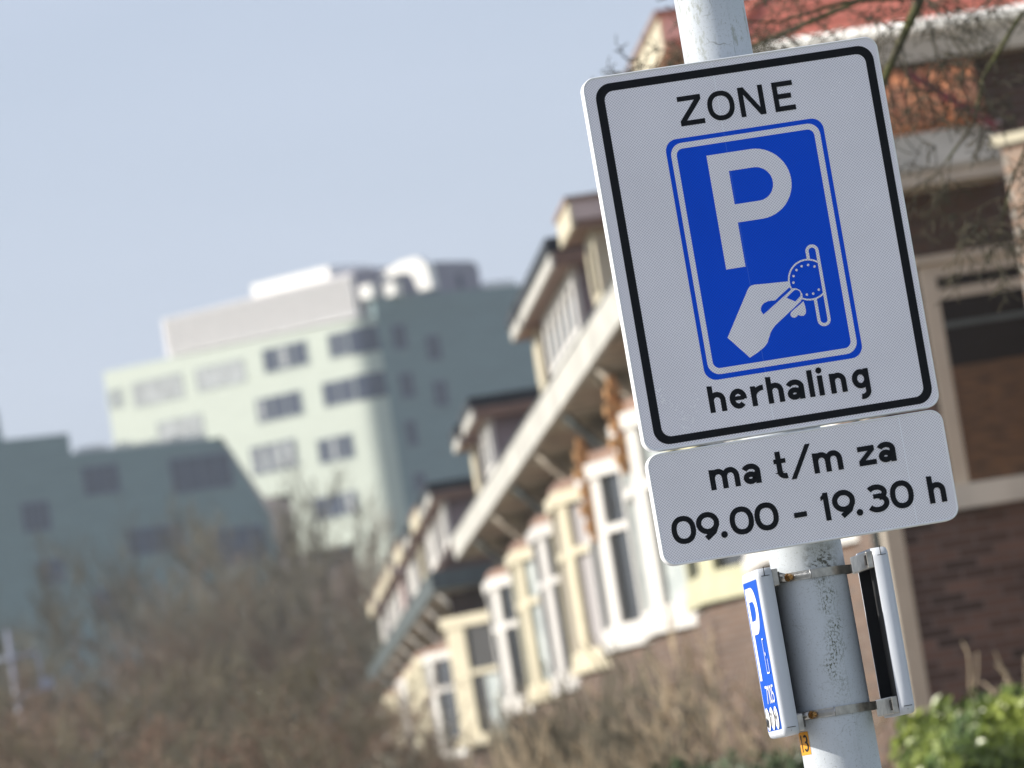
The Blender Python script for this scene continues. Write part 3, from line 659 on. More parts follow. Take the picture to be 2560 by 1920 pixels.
def bracket(house, y, xg, xw):
    b = MB(); b.prism([(xw, y, 6.10), (xw, y, 6.54), (xg+.12, y, 6.54), (xg+.16, y, 6.44), (xw-.18, y, 6.36)], (0, .12, 0)); b.build('eaves_bracket', M['soffit'], house)
def house(y0, y1, label, paint, glassm='glass', dorm=(), xw=XW, xg=4.7, bayo=4.78, roofm='tile_dk', quoin=False, gdark=False, baypaint=None, ridge=9.9, zb=3.6, grp='brick terraced houses along the street', pipe='grey', hasbay=True):
    h = thing('terraced_house', label, 'house', (0, 0, 0), 0, grp)
    w_ = MB(); w_.box(xw, y0+.002, 0, xw+8.5, y1-.002, 6.54); w_.build('wall', M['brick'], h)
    s_ = MB(); s_.box(xg+.05, y0+.004, 6.545, xw+.3, y1-.004, 6.60); s_.build('soffit', M['soffit'], h)
    g_ = MB()
    g_.prism([(xg, y0+.003, 6.56), (xg-.02, y0+.003, 6.93), (xg+.16, y0+.003, 6.93), (xg+.16, y0+.003, 6.61), (xg+.05, y0+.003, 6.61), (xg+.05, y0+.003, 6.56)], (0, y1-y0-.006, 0))
    gg = g_.build('gutter', M['gutterdark'] if gdark else M['fascia'], h)
    e_ = MB(); e_.box(xg-.035, y0+.003, 6.931, xg+.165, y1-.003, 6.955); e_.build('gutter_edge', M['gutterdark'], gg)
    rx = xg+.17; ridge_x = rx+(ridge-6.93)/1.19
    r_ = MB(); r_.prism([(rx, y0+.002, 6.62), (rx, y0+.002, 6.94), (ridge_x, y0+.002, ridge), (xw+8.5, y0+.002, ridge), (xw+8.5, y0+.002, 6.62)], (0, y1-y0-.004, 0)); r_.build('roof', M[roofm], h)
    if hasbay: bay(h, y0+2.2, bayo, M[baypaint or paint], M[glassm], xw=xw, zb=zb+hrnd.uniform(-.04, .06), zt=hrnd.uniform(5.66, 5.86))
    bracket(h, y0+1.2, xg, xw)
    p_ = MB(); p_.tube([(xg+.1, y0+.25, 6.55), (xg+.25, y0+.25, 6.35), (xw-.08, y0+.25, 6.0), (xw-.08, y0+.25, .1)], .045, 10); p_.build('downpipe', M[pipe], h)
    d_ = MB(); d_.box(xw-.012, y0+.6, .03, xw+.05, y0+1.55, 2.25); dd = d_.build('door', M['gutterdark'], h)
    k_ = MB(); k_.tube([(xw-.04, y0+.7, 1.05), (xw-.04, y0+.7, 1.2)], .012, 8); k_.build('handle', M['brass'], dd)
    if quoin:
        q_ = MB(); qx, qy, qz0, qz1 = quoin
        nq = 5
        for k in range(nq):
            z = qz0+(qz1-qz0)*k/nq; q_.box(qx-.02-(k % 2)*.03, qy, z, qx+.13+(k % 2)*.04, qy+.3, z+(qz1-qz0)/nq*.62)
        q_.box(qx+.02, qy+.05, qz0-.1, qx+.10, qy+.25, qz1+.05)
        q_.build('terracotta_quoin', M['ochre'], h)
    for (a_, b_, pt, dk) in dorm: dormer(h, a_, b_, M[pt], dark=dk, cheek='cream' if b_-a_ < 2 and not dk else 'lilac')
    return h

hs = []
H0 = 43.0; W = 6.2
lab = ['first terraced house, red hipped roof and dark brick end wall right of the post',
       'second house of the terrace, mostly hidden behind the zone sign, with olive bay',
       'terraced house with white bay and roughcast trim, just left of the signs',
       'terraced house with white bay and ochre quoin, beside the lower sign plate',
       'terraced house with cream canted bay and grey striped curtains',
       'terraced house with grey bay and ochre quoin under a long black roofed dormer',
       'terraced house with pale bay left of the cream bay house',
       'terraced house with tall cream dormer, in the middle of the nearer terrace',
       'last house of the nearer terrace, white posts and a wide black roofed dormer',
       'x']
paints = ['white', 'olive', 'white', 'white', 'cream', 'grey', 'cream', 'white', 'cream', 'white']
glz = ['net', 'glass', 'net', 'glass', 'curtain', 'glass', 'net', 'glass', 'glass', 'net']
dorms = {1: [(50.9, 53.4, 'cream', False)], 2: [(54.6, 58.6, 'pink', False)], 3: [(64.8, 66.2, 'cream', False)], 4: [(68.9, 75.4, 'white', True)], 5: [(76.6, 77.9, 'cream', True)],
         7: [(91.6, 94.6, 'white', True)], 8: [(97.1, 98.4, 'cream', True)]}
for k in range(9):
    hs.append(house(H0+k*W, H0+(k+1)*W, lab[k], paints[k], glz[k], dorms.get(k, ()), quoin={2: (4.66, 59.15, 5.30, 6.18), 3: (4.68, 65.3, 4.95, 6.0)}.get(k, False), roofm='tile_dk' if k else 'tiles', ridge=7.75 if k else 7.2,
                    bayo=4.78+(.08 if k in (5, 6) else 0), hasbay=k < 8, pipe='shade_cream' if k % 2 else 'gutterdark'))
# block two, further on, stepping back out after a gap
lab2 = ['first house of the farther terrace, shaded end wall under a dark gutter return',
        'second house of the farther terrace with a pale dormer', 'third house of the farther terrace behind the blossom',
        'fourth house of the farther terrace, dormers reading as pale stripes', 'fifth house of the farther terrace, almost hidden by twigs',
        'sixth house of the farther terrace, low in the picture', 'seventh house of the farther terrace, next to the last',
        'last house of the farther terrace where the dormer row ends', 'house beyond the farther terrace dormers']
H1 = 110.0
d2 = {0: [(111.3, 113.4, 'white', True), (115.0, 116.0, 'white', True)], 1: [(117.6, 121.6, 'white', False)], 2: [(124.6, 126.8, 'cream', True)], 3: [(129.6, 134.4, 'white', False)], 4: [(138.6, 140.8, 'pink', False)],
      5: [(143.0, 145.8, 'white', False)], 6: [(147.6, 152.0, 'white', False)], 7: [(155.5, 159.4, 'white', False)]}
for k in range(8):
    hs.append(house(H1+k*W, H1+(k+1)*W, lab2[k], ['cream', 'white', 'cream'][k % 3], ['net', 'glass', 'net'][k % 3], d2.get(k, ()), gdark=True, ridge=7.7, hasbay=k > 0))
# shaded gutter return and end wall details of the farther terrace
h = hs[9]
cw = MB(); A_, B_ = Vector((5.92, 108.7, 0)), Vector((4.86, 109.9, 0)); dc = (B_-A_); Lc = dc.length; dc.normalize(); nc = Vector((-dc.y, dc.x, 0)); nc = nc if nc.x < 0 else -nc
def cstrip(m_, u0, u1, z0, z1, o0, o1):
    p = A_+dc*u0; q = A_+dc*u1; m_.prism([p+nc*o0+Vector((0, 0, z0)), q+nc*o0+Vector((0, 0, z0)), q+nc*o1+Vector((0, 0, z0)), p+nc*o1+Vector((0, 0, z0))], (0, 0, z1-z0))
cstrip(cw, 0, .34, 3.72, 5.8, .06, 0); cstrip(cw, Lc-.5, Lc, 3.72, 5.8, .06, 0); cstrip(cw, -.1, Lc+.1, 5.801, 6.02, .1, 0); cstrip(cw, -.14, Lc+.14, 3.5, 3.719, .16, 0); cstrip(cw, .341, Lc-.501, 4.85, 4.95, .04, 0)
cwo = cw.build('corner_window', M['cream'], h)
cg = MB(); cstrip(cg, .3, Lc-.45, 3.7, 5.81, -.01, -.06); cg.build('pane', M['glass'], cwo)
cb = MB(); cstrip(cb, .36, .75, 3.74, 4.8, .015, .0); cb.build('curtain', M['net'], cwo)
cc = MB(); cc.prism([(5.93, 108.76, .0), (4.9, 109.95, .0), (5.93, 109.97, 0)], (0, 0, 3.49)); cc.build('corner_base', M['brick'], h)
cc = MB(); cc.prism([(5.93, 108.76, 3.72), (4.9, 109.95, 3.72), (5.93, 109.97, 3.72)], (0, 0, 2.1)); cc.build('corner_room', M['brick_shade'], h)
mb = MB(); mb.box(4.69, 109.55, 6.58, 7.4, 109.7, 6.94); mb.build('end_gutter', M['gutterdark'], h)
mb = MB(); mb.box(4.72, 109.701, 6.56, 7.4, 109.98, 6.60); mb.build('end_soffit', M['fascia'], h)
mb = MB(); mb.box(4.98, 109.985, 0, 9, 109.999, 6.5); mb.build('end_wall', M['brick_shade'], h)  # wall's shade is put into the brick colour

# ---- the shaded end wall of the near house, facing the viewer
h = hs[0]; YW = 43.0
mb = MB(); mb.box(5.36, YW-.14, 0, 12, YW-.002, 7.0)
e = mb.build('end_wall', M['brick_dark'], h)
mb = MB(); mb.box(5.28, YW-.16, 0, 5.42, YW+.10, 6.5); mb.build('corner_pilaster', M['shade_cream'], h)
# red hip roof with bright gutter edge
GY = 42.55; GZ = 7.14
rp = [(4.62, GY, GZ), (12.0, GY, GZ), (12.0, GY+4.5, GZ+3.6), (9.0, GY+4.5, GZ+3.6)]
mb = MB(); mb.prism([(4.62, GY+.02, GZ), (12, GY+.02, GZ), (12, GY+5, GZ+4.2), (8.4, GY+5, GZ+4.2)], (0, 0.0, .06))
rows = MB(); nr = 26
for i in range(nr):
    f0, f1 = i/nr, (i+1)/nr
    x0_, x1_ = 4.62+3.78*f0, 4.62+3.78*f1; y0_, y1_ = GY+.02+4.98*f0, GY+.02+4.98*f1; z0_, z1_ = GZ+4.2*f0, GZ+4.2*f1
    rows.add([(x0_, y0_, z0_+.075), (12, y0_, z0_+.075), (12, y1_, z1_+.055), (x1_, y1_, z1_+.055)], [(0, 1, 2, 3)])
    rows.add([(x0_, y0_, z0_+.045), (12, y0_, z0_+.045), (12, y0_, z0_+.075), (x0_, y0_, z0_+.075)], [(0, 1, 2, 3)])
rows.add([(4.62, GY+.02, GZ), (8.4, GY+5, GZ+4.2), (8.4, GY+9, GZ+4.2), (4.62, GY+9, GZ)], [(0, 1, 2, 3)])
hr = rows.build('hip_roof', M['tiles'], h)
mb = MB(); mb.tube([(4.60, GY+.02, GZ+.06), (8.4, GY+5, GZ+4.27)], .05, 8); mb.build('hip_ridge', M['tiles'], hr)
mb = MB(); mb.box(4.55, GY-.08, GZ-.01, 12, GY+.02, GZ+.055); mb.tube([(4.55, GY-.07, GZ+.05), (12, GY-.07, GZ+.05)], .055, 12); mb.build('end_gutter', M['fascia_white'], h)
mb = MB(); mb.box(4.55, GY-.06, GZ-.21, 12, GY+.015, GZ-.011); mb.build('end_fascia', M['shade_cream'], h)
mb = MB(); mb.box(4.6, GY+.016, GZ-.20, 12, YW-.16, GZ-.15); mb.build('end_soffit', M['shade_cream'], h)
# painted shade strip, lower orange pantile roof and its grey canopy edge
mb = MB(); mb.box(5.45, YW-.78, 6.07, 6.58, YW-.141, 6.09); mb.box(5.45, YW-.80, 6.092, 6.57, YW-.142, 6.36)
cn = mb.build('canopy', M['fascia'], h)
mb = MB()
for i in range(11):
    x = 5.46+i*.092
    mb.tube([(x+.045, YW-.82, 6.37), (x+.045, YW-.50, 6.86)], .052, 8)
mb.build('pantile_roof', M['tile_or'], h)
mb = MB(); mb.prism([(5.90, YW-.93, 6.78), (5.94, YW-.93, 6.83), (6.56, YW-.93, 6.30), (6.53, YW-.93, 6.25)], (0, .05, 0)); mb.build('verge_board', M['verge'], h)
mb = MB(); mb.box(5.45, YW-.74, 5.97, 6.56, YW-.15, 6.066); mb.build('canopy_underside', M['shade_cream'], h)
mb = MB(); mb.box(5.5, YW-.148, 5.44, 6.95, YW-.1405, 5.968); mb.build('shade_strip', M['brick_shade'], h)  # dark strip painted in for the shadow below the canopy
# window in the end wall
mb = MB(); X0, X1, Z0, Z1 = 5.86, 7.05, 3.54, 5.42
mb.box(X0, YW-.19, Z0+.19, X0+.12, YW-.145, Z1); mb.box(X1-.12, YW-.19, Z0+.19, X1, YW-.145, Z1)
mb.box(X0+.121, YW-.19, Z1-.11, X1-.121, YW-.145, Z1); mb.box(X0+.121, YW-.185, Z1-.28, X1-.121, YW-.147, Z1-.20)
mb.box(X0-.04, YW-.24, Z1+.001, X1+.04, YW-.146, Z1+.06)
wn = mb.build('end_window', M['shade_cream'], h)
mb = MB(); mb.box(X0+.121, YW-.182, Z1-.50, X1-.121, YW-.15, Z1-.46); mb.build('transom', M['gutterdark'], wn)
mb = MB(); mb.box(X0+.1, YW-.160, Z0+.18, X1-.1, YW-.150, Z1-.1); mb.build('pane', M['room'], wn)
mb = MB(); mb.box(X0+.122, YW-.175, Z0+.20, X1-.3, YW-.161, Z0+1.08)
for k in range(5): mb.box(X0+.14+k*.21, YW-.180, Z0+.20, X0+.165+k*.21, YW-.1755, Z0+1.08)
mb.build('slatted_blind', M['blind'], wn)
mb = MB(); mb.box(X0-.05, YW-.27, Z0-.0, X1+.05, YW-.146, Z0+.185); mb.build('sill', M['fascia'], wn)
# sunlit brick wing at the right
wg = thing('brick_wing', 'sunlit pale brick side wing at the right edge, nearer than the shaded end wall', 'building')
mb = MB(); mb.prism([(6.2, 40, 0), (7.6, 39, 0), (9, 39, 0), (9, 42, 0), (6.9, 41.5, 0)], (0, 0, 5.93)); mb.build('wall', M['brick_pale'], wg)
mb = MB(); mb.prism([(6.13, 40, 5.931), (7.6, 38.94, 5.931), (9.1, 38.9, 5.931), (9.1, 42.1, 5.931), (6.85, 41.6, 5.931)], (0, 0, .07)); mb.build('coping', M['cream'], wg)

# ================================================================== FAR BUILDINGS
def wall_plane(P0, az):
    a_ = R(az); d = Vector((math.sin(a_), math.cos(a_), 0)); n_ = Vector((d.y, -d.x, 0))
    if n_.y > 0: n_ = -n_
    return Vector(P0), d, n_
def slab(mb, pl, poly, thick, lift=0):
    """poly in (s, z) on plane pl, extruded back by thick, front face lifted by lift"""
    P0, d, n_ = pl
    mb.prism([P0+d*s_+Vector((0, 0, z))+n_*lift for s_, z in poly], -n_*thick)
gb = thing('office_block', 'big pale green tiled block with rounded corner and white ribbed penthouse, far off', 'building')
LP = wall_plane((15, 400, 0), -50); RP = wall_plane((15, 400, 0), 60)
# lit front with stepped underside
prof = [(2.2, 39.7), (24.3, 40.0), (24.3, 31.0), (14.0, 31.0), (14.0, 33.4), (11.1, 28.5), (8.75, 28.5), (8.75, 24.1), (3.7, 24.1), (3.5, 18), (2.2, 18)]
mb = MB()
poly = [(1.3, 39.6), (24.3, 40.0), (24.3, 33.5), (14.2, 33.5), (11.1, 28.5), (8.75, 28.5), (8.75, 24.1), (3.7, 24.1), (3.7, 14), (1.3, 14)]
slab(mb, LP, poly, 9)
# rounded corner
P0, dL, nL = LP; _, dR, nR = RP
pa = P0+dL*1.3; pb = P0+dR*1.3
cor = []
for i in range(13):
    f = i/12; cor.append((pa*(1-f)**2 + P0*2*f*(1-f) + pb*f**2))
inner = P0+Vector((0, 9, 0))
vs = [(p.x, p.y, 8) for p in cor]+[(p.x, p.y, 39.6) for p in cor]
mb.add(vs, [(i, i+1, 14+i, 13+i) for i in range(12)], True)
mb.add([(p.x, p.y, 39.6) for p in cor]+[(inner.x, inner.y, 39.6)], [tuple(range(14))])
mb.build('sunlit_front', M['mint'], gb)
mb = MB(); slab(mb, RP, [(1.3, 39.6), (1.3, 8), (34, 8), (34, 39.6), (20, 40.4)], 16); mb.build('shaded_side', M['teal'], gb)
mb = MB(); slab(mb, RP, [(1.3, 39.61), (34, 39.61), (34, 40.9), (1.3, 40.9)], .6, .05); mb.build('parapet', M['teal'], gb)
mb = MB(); slab(mb, LP, [(14.2, 33.49), (11.1, 28.49), (8.75, 28.49), (8.75, 24.09), (3.7, 24.09), (3.7, 8), (24, 8), (24, 33.49)], 6, -1.5); mb.build('lower_storeys', M['recess'], gb)
def windows(pl, rects, m, sill=.10, nm='window', split=3, lite=None):
    for i, (s0, s1, z0, z1) in enumerate(rects):
        if s0 > s1: s0, s1 = s1, s0
        f = MB(); t_ = .09
        slab(f, pl, [(s0, z0), (s1, z0), (s1, z0+t_), (s0, z0+t_)], .3, .06); slab(f, pl, [(s0, z1-t_), (s1, z1-t_), (s1, z1), (s0, z1)], .3, .06)
        slab(f, pl, [(s0, z0+t_+.001), (s0+t_, z0+t_+.001), (s0+t_, z1-t_-.001), (s0, z1-t_-.001)], .3, .06); slab(f, pl, [(s1-t_, z0+t_+.001), (s1, z0+t_+.001), (s1, z1-t_-.001), (s1-t_, z1-t_-.001)], .3, .06)
        for k in range(1, split):
            c = s0+(s1-s0)*k/split; slab(f, pl, [(c-.035, z0+t_+.001), (c+.035, z0+t_+.001), (c+.035, z1-t_-.001), (c-.035, z1-t_-.001)], .3, .05)
        o = f.build(nm, M['winframe'] if pl is LP else M['darkframe'], gb)
        g = MB(); slab(g, pl, [(s0+.05, z0+.05), (s1-.05, z0+.05), (s1-.05, z1-.05), (s0+.05, z1-.05)], .2, .02); g.build('pane', m, o)
        if lite and lite[i % len(lite)]:
            for fr in lite[i % len(lite)]:
                b_ = MB(); a0, a1 = s0+(s1-s0)*fr[0], s0+(s1-s0)*fr[1]; slab(b_, pl, [(a0, z0+.2), (a1, z0+.2), (a1, z1-.2), (a0, z1-.2)], .02, .045); b_.build('blind', M['winlight'], o)
H = 1.95
windows(LP, [(5.1, 9.3, 37.2, 39.0), (6.3, 10.6, 33.8, 35.6), (7.5, 11.8, 30.2, 32.3), (2.7, 6.8, 26.1, 27.8), (2.3, 5.6, 30.0, 31.8)], M['winblue'], lite=[[(.47, .60)], [(.84, .93)], [(.1, .25), (.35, .5), (.62, .75), (.86, .95)], [(.12, .24)], [(.5, .6)]])
windows(LP, [(1.35, 3.2, 37.2, 39.0), (1.35, 4.4, 33.9, 35.7)], M['winblue'], split=2)
windows(LP, [(11.1, 15.7, 37.0, 38.7), (17.0, 21.8, 36.9, 38.7), (15.7, 20.0, 33.8, 35.5), (22.8, 24.1, 37.2, 38.6)], M['winlight'], split=5)
windows(RP, [(5.1, 6.3, 36.1, 37.9), (5.1, 6.3, 32.8, 34.6), (2.4, 3.6, 37.1, 38.9), (2.4, 3.6, 33.6, 35.4), (2.3, 3.2, 30.2, 32.0), (8.4, 9.4, 30.2, 32.0), (2.3, 3.3, 26.9, 28.2), (9.5, 10.6, 27, 28.6)], M['winblue'], split=2)
# glazing that wraps the rounded corner
for z0, z1 in ((37.15, 39.0), (33.9, 35.7)):
    b_ = MB(); m_ = [p+Vector((0, -.06, 0)) for p in cor]
    b_.add([(p.x, p.y, z0) for p in m_]+[(p.x, p.y, z1) for p in m_], [(i, i+1, 14+i, 13+i) for i in range(12)], True)
    b_.build('corner_glazing', M['winblue'], gb)
# roof plant
mb = MB(); slab(mb, LP, [(1.0, 39.9), (18.9, 40.1), (18.9, 42.9), (1.0, 43.0)], 8, -1.0); mb.build('ribbed_penthouse', M['screen'], gb)
mb = MB()
for k in range(34): slab(mb, LP, [(1.2+k*.52, 40.15), (1.34+k*.52, 40.15), (1.34+k*.52, 42.85), (1.2+k*.52, 42.85)], .12, -.88)
mb.build('screen_ribs', M['grey'], gb)
mb = MB(); slab(mb, LP, [(3.4, 43.01), (10.6, 42.91), (10.6, 43.9), (3.4, 43.95)], 5, -1.6); mb.build('plant_room', M['farwhite'], gb)
mb = MB(); slab(mb, RP, [(.9, 40.9), (5.0, 40.9), (5.0, 43.2), (.9, 43.2)], 7, -1.2); mb.build('dark_plant_room', M['purple'], gb)
mb = MB(); slab(mb, RP, [(5.1, 40.92), (11.6, 40.92), (11.6, 42.7), (11.2, 43.1), (8.4, 43.3), (5.1, 43.3)], 7, -1.6); mb.build('violet_plant_room', M['purple'], gb)
mb = MB(); PP = wall_plane(P0+dR*4.6-nR*.2, -50); slab(mb, PP, [(2.6, 42.5), (-.6, 43.3), (-2.0, 43.3), (-2.7, 42.6), (-2.9, 40.92), (-1.7, 40.92), (-1.3, 42.2), (-.3, 42.5), (2.6, 41.9)], .8, 1.2); mb.build('white_portal', M['farwhite'], gb)
for s_ in (1.0, 3.0):
    VP = wall_plane(P0+dR*(s_+.4)-nR*.1, -50); mb = MB(); slab(mb, VP, [(-.5, 40.92), (.5, 40.92), (.5, 41.9), (-.5, 41.9)], .8, .8); mb.build('roof_vent', M['farwhite'], gb)
mb = MB(); slab(mb, RP, [(11.9, 40.92), (14.6, 40.92), (14.4, 41.5), (12.2, 41.5)], 3, -1.5); mb.build('roof_hatch', M['farwhite'], gb)
for z in [7.4, 9.6]:
    mb = MB(); slab(mb, RP, [(z, 41.2), (z+.5, 41.2), (z+.5, 42.3), (z, 42.3)], .3, -1.55); mb.build('louvre', M['winblue'], gb)

db = thing('dark_office_wing', 'shaded sea green stepped building in front of the pale block, lower left', 'building')
DP = wall_plane((-2, 385, 0), 72)
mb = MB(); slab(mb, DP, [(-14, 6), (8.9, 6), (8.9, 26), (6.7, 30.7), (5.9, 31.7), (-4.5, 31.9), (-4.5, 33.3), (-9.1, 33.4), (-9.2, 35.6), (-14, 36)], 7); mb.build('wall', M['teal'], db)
gb2, gb = gb, db
windows(DP, [(2.2, 6.6, 28.3, 30.7), (-4.0, -1.4, 28.9, 30.9), (-8.6, -6.6, 27.0, 29.0), (-8.0, -6.2, 23.4, 25.0), (-1.5, 2.5, 24.5, 26.3), (4.0, 8.2, 23.0, 25.5), (-4.5, -2.5, 20.5, 22.5)], M['winblue'], split=4)
gb = gb2
mb = MB()
pr = random.Random(5)
for k in range(26):
    s_ = -3.9+k*.36; hh = pr.uniform(.12, .5)
    slab(mb, DP, [(s_, 31.86-(s_+4.5)*.02), (s_+.26, 31.86-(s_+4.5)*.02), (s_+.22, 31.9+hh), (s_+.04, 31.9+hh)], .3, -.5)
mb.build('roof_terrace_planting', M['winlight'], db)

# ================================================================== STREET MAST far left
ms = thing('street_mast', 'thin pale galvanised mast with cross arms among the bare trees, far left', 'mast', (-3.86, 120, 0))
mb = MB(); mb.tube([(0, 0, 0), (0, 0, 7.6)], [.07, .045], 12); mb.build('shaft', M['galv'], ms)
mb = MB(); mb.tube([(-.5, 0, 7.0), (.55, 0, 7.05)], .035, 8); mb.build('arm', M['galv'], ms)
mb = MB(); mb.tube([(0, 0, 6.2), (.75, 0, 6.25)], .035, 8); mb.tube([(.55, 0, 7.05), (.6, 0, 6.25)], .025, 8); mb.build('arm', M['galv'], ms)
mb = MB(); mb.box(.5, -.1, 6.27, .8, .1, 6.5); mb.build('signal_box', M['galv'], ms)

# ================================================================== BARE TREES
def grow(seed, height, spread, trunk_r, first=.25, levels=5, nb=(3, 4), upright=.55, twist=.22, shrink=.68, minr=.004, base_stems=1):
    """returns (limbs MB, twigs MB): recursive bare tree rooted at the origin"""
    g = random.Random(seed); limbs, twigs = MB(), MB()
    def branch(p, d, L, r, lv):
        n = 4 if lv < 2 else 3; pts = [p]; rad = [r]; q = p.copy(); dd = d.copy()
        for i in range(n):
            dd = (dd+Vector((g.gauss(0, twist), g.gauss(0, twist), g.gauss(0, twist)+upright*.10))).normalized()
            q = q+dd*(L/n); pts.append(q.copy()); rad.append(max(minr, r*(1-.45*(i+1)/n)))
        tgt = limbs if lv < 2 else twigs
        tgt.tube(pts, rad, 7 if lv == 0 else (5 if lv < 2 else 3), cap=False)
        if lv >= levels: return
        k = g.randint(*nb)+(1 if lv >= levels-2 else 0)
        for j in range(k):
            f = g.uniform(.35, 1) if lv else g.uniform(first, 1); idx = min(n-1, int(f*n)); fr = f*n-idx
            bp = pts[idx].lerp(pts[idx+1], fr)
            az = g.uniform(0, 2*math.pi); tilt = g.uniform(.45, 1.0)*spread
            o_ = dd.orthogonal().normalized(); o2 = dd.cross(o_)
            nd = (dd*math.cos(tilt)+(o_*math.cos(az)+o2*math.sin(az))*math.sin(tilt)+Vector((0, 0, upright*.35))).normalized()
            branch(bp, nd, L*shrink*g.uniform(.8, 1.15), max(minr, r*.55*g.uniform(.8, 1.1)), lv+1)
        # leader continues
        branch(q, (dd+Vector((g.gauss(0, .15), g.gauss(0, .15), .25))).normalized(), L*shrink, max(minr, rad[-1]*.95), lv+1)
    for s_ in range(base_stems):
        dv = Vector((g.gauss(0, .10*base_stems**.6), g.gauss(0, .10*base_stems**.6), 1)).normalized()
        branch(Vector((g.gauss(0, .03*base_stems), g.gauss(0, .03*base_stems), 0)), dv, height*.42, trunk_r, 0)
    return limbs, twigs
def normalise(mbs, height):
    top = max(v[2] for m_ in mbs for v in m_.v); k = height/top
    for m_ in mbs: m_.v = [(x*k, y*k, z*k) for x, y, z in m_.v]
def tree_proto(name, seed, H_, lm, tm, **kw):
    a_, b_ = grow(seed, H_, **kw); normalise((a_, b_), H_)
    return (name, a_, b_, lm, tm)
protos = {}
def plant(key, x, y, h, label, cat, group, rz=None, sc_xy=None):
    name, a_, b_, lm, tm, H_ = protos[key]['d']
    t = thing(name, label, cat, (x, y, 0), rnd.uniform(0, 6.28) if rz is None else rz, group)
    s_ = h/H_; k = sc_xy or 1
    t.scale = (s_*k, s_*k, s_)
    P_ = protos[key]
    if 'o' not in P_:
        P_['o'] = (a_.build('trunk', M[lm], t), b_.build('crown' if name != 'bare_shrub' else 'twigs', M[tm], t))
        if name == 'bare_shrub': P_['o'][0].name = 'stems'
        if 'buds' in P_: P_['o'] = P_['o']+(P_['buds'].build('buds', M['budpink' if key == 'low1' else 'budtan'], t),)
    else:
        for o in P_['o']:
            c = o.copy(); C.objects.link(c); c.parent = t
    return t
def reg(key, name, seed, H_, lm, tm, **kw):
    n_, a_, b_, l_, t_ = tree_proto(name, seed, H_, lm, tm, **kw); protos[key] = {'d': (n_, a_, b_, l_, t_, H_)}
reg('tall1', 'bare_tree', 11, 14, 'bark', 'twig', spread=.75, trunk_r=.30, levels=5, nb=(2, 3), minr=.0145)
reg('tall2', 'bare_tree', 12, 14, 'moss', 'twig', spread=.7, trunk_r=.28, levels=5, nb=(2, 3), minr=.0145, upright=.8)
reg('tall3', 'bare_tree', 19, 14, 'bark', 'twig_pink', spread=.8, trunk_r=.28, levels=5, nb=(2, 3), minr=.012)
reg('low1', 'bare_tree', 21, 4.5, 'moss', 'twig_pink', spread=.95, trunk_r=.15, levels=5, nb=(2, 3), minr=.0055, upright=.25)
reg('low2', 'bare_tree', 22, 4.5, 'moss', 'twig', spread=.9, trunk_r=.15, levels=5, nb=(2, 3), minr=.0055, upright=.35)
def add_buds(key, n, r0, r1, seed):
    g = random.Random(seed); b_ = protos[key]['d'][2]; f = MB()
    for k in range(n):
        v = Vector(g.choice(b_.v))
        if v.z < 1.6: continue
        r = g.uniform(r0, r1); ax = Vector((g.gauss(0, 1), g.gauss(0, 1), g.gauss(0, 1))).normalized(); u = ax.orthogonal().normalized()*r; w_ = ax.cross(u)
        f.add([v+u, v+w_*.6, v-u, v-w_*.6], [(0, 1, 2, 3)])
    protos[key]['buds'] = f
add_buds('low1', 2600, .012, .034, 5); add_buds('low2', 1500, .012, .030, 6)
reg('shrub1', 'bare_shrub', 31, 2.6, 'twig_tan', 'twig_tan', spread=.5, trunk_r=.022, levels=3, nb=(1, 2), minr=.007, upright=.9, base_stems=7)
reg('shrub2', 'bare_shrub', 32, 2.6, 'twig_tan', 'twig', spread=.6, trunk_r=.02, levels=3, nb=(2, 2), minr=.0065, upright=.7, base_stems=8)
G1 = 'bare trees massed beyond the street'; 
tall = [('tall1', .6, 170, 12.5), ('tall2', 1.9, 185, 14.6), ('tall3', -2.6, 190, 13.0), ('tall1', 4.2, 200, 11.6), ('tall2', -5.0, 200, 13.0), ('tall3', 6.4, 215, 12.4),
        ('tall1', -7.2, 210, 12.2), ('tall2', .2, 215, 15.8), ('tall3', 2.8, 230, 14.2), ('tall1', 8.2, 225, 11.6), ('tall2', -1.6, 235, 14.8), ('tall3', 9.5, 260, 12.2),
        ('tall3', 3.6, 188, 13.0), ('tall2', 5.4, 182, 11.4), ('tall2', 5.0, 160, 9.6), ('tall3', 2.9, 155, 9.8), ('tall1', -4.0, 160, 9.8), ('tall2', -1.2, 155, 10.2), ('tall3', -6.0, 165, 9.4), ('tall1', 6.6, 175, 10.0)]
# each label: what it looks like and where it stands
tl = ['bare tree with dark trunk rising in front of the stepped dark building', 'tallest upright bare tree, its fork crossing the diagonal edge of the pale block', 'reddish bare tree left of the forked tree, before the shaded wing',
      'bare tree standing under the lowest windows of the pale block', 'bare tree behind the street mast side of the tree mass', 'reddish bare tree between the pale block and the far terrace',
      'bare tree at the left edge of the picture, rear row', 'wispy bare tree top showing against the dark wing windows', 'reddish bare tree crown below the stepped underside of the pale block',
      'bare tree next to the last far dormers, rear row', 'bare tree whose top reaches the small windows of the dark wing', 'reddish bare tree farthest right in the rear row',
      'slim reddish bare tree in front of the dark recess under the pale block', 'mossy bare tree between the pale block corner and the farther terrace',
      'lower bare tree in front row beside the end of the far terrace', 'lower reddish bare tree in the front row, centre', 'lower bare tree in the front row, near the mast', 
      'lower mossy bare tree in the front row, left of centre', 'lower reddish bare tree in the front row at the left edge', 'lower bare tree in the front row just behind the far terrace']
for i, (k, x, y, h_) in enumerate(tall): plant(k, x, y, h_*(1.06 if x < 4 else 1.0), tl[i], 'tree', G1)
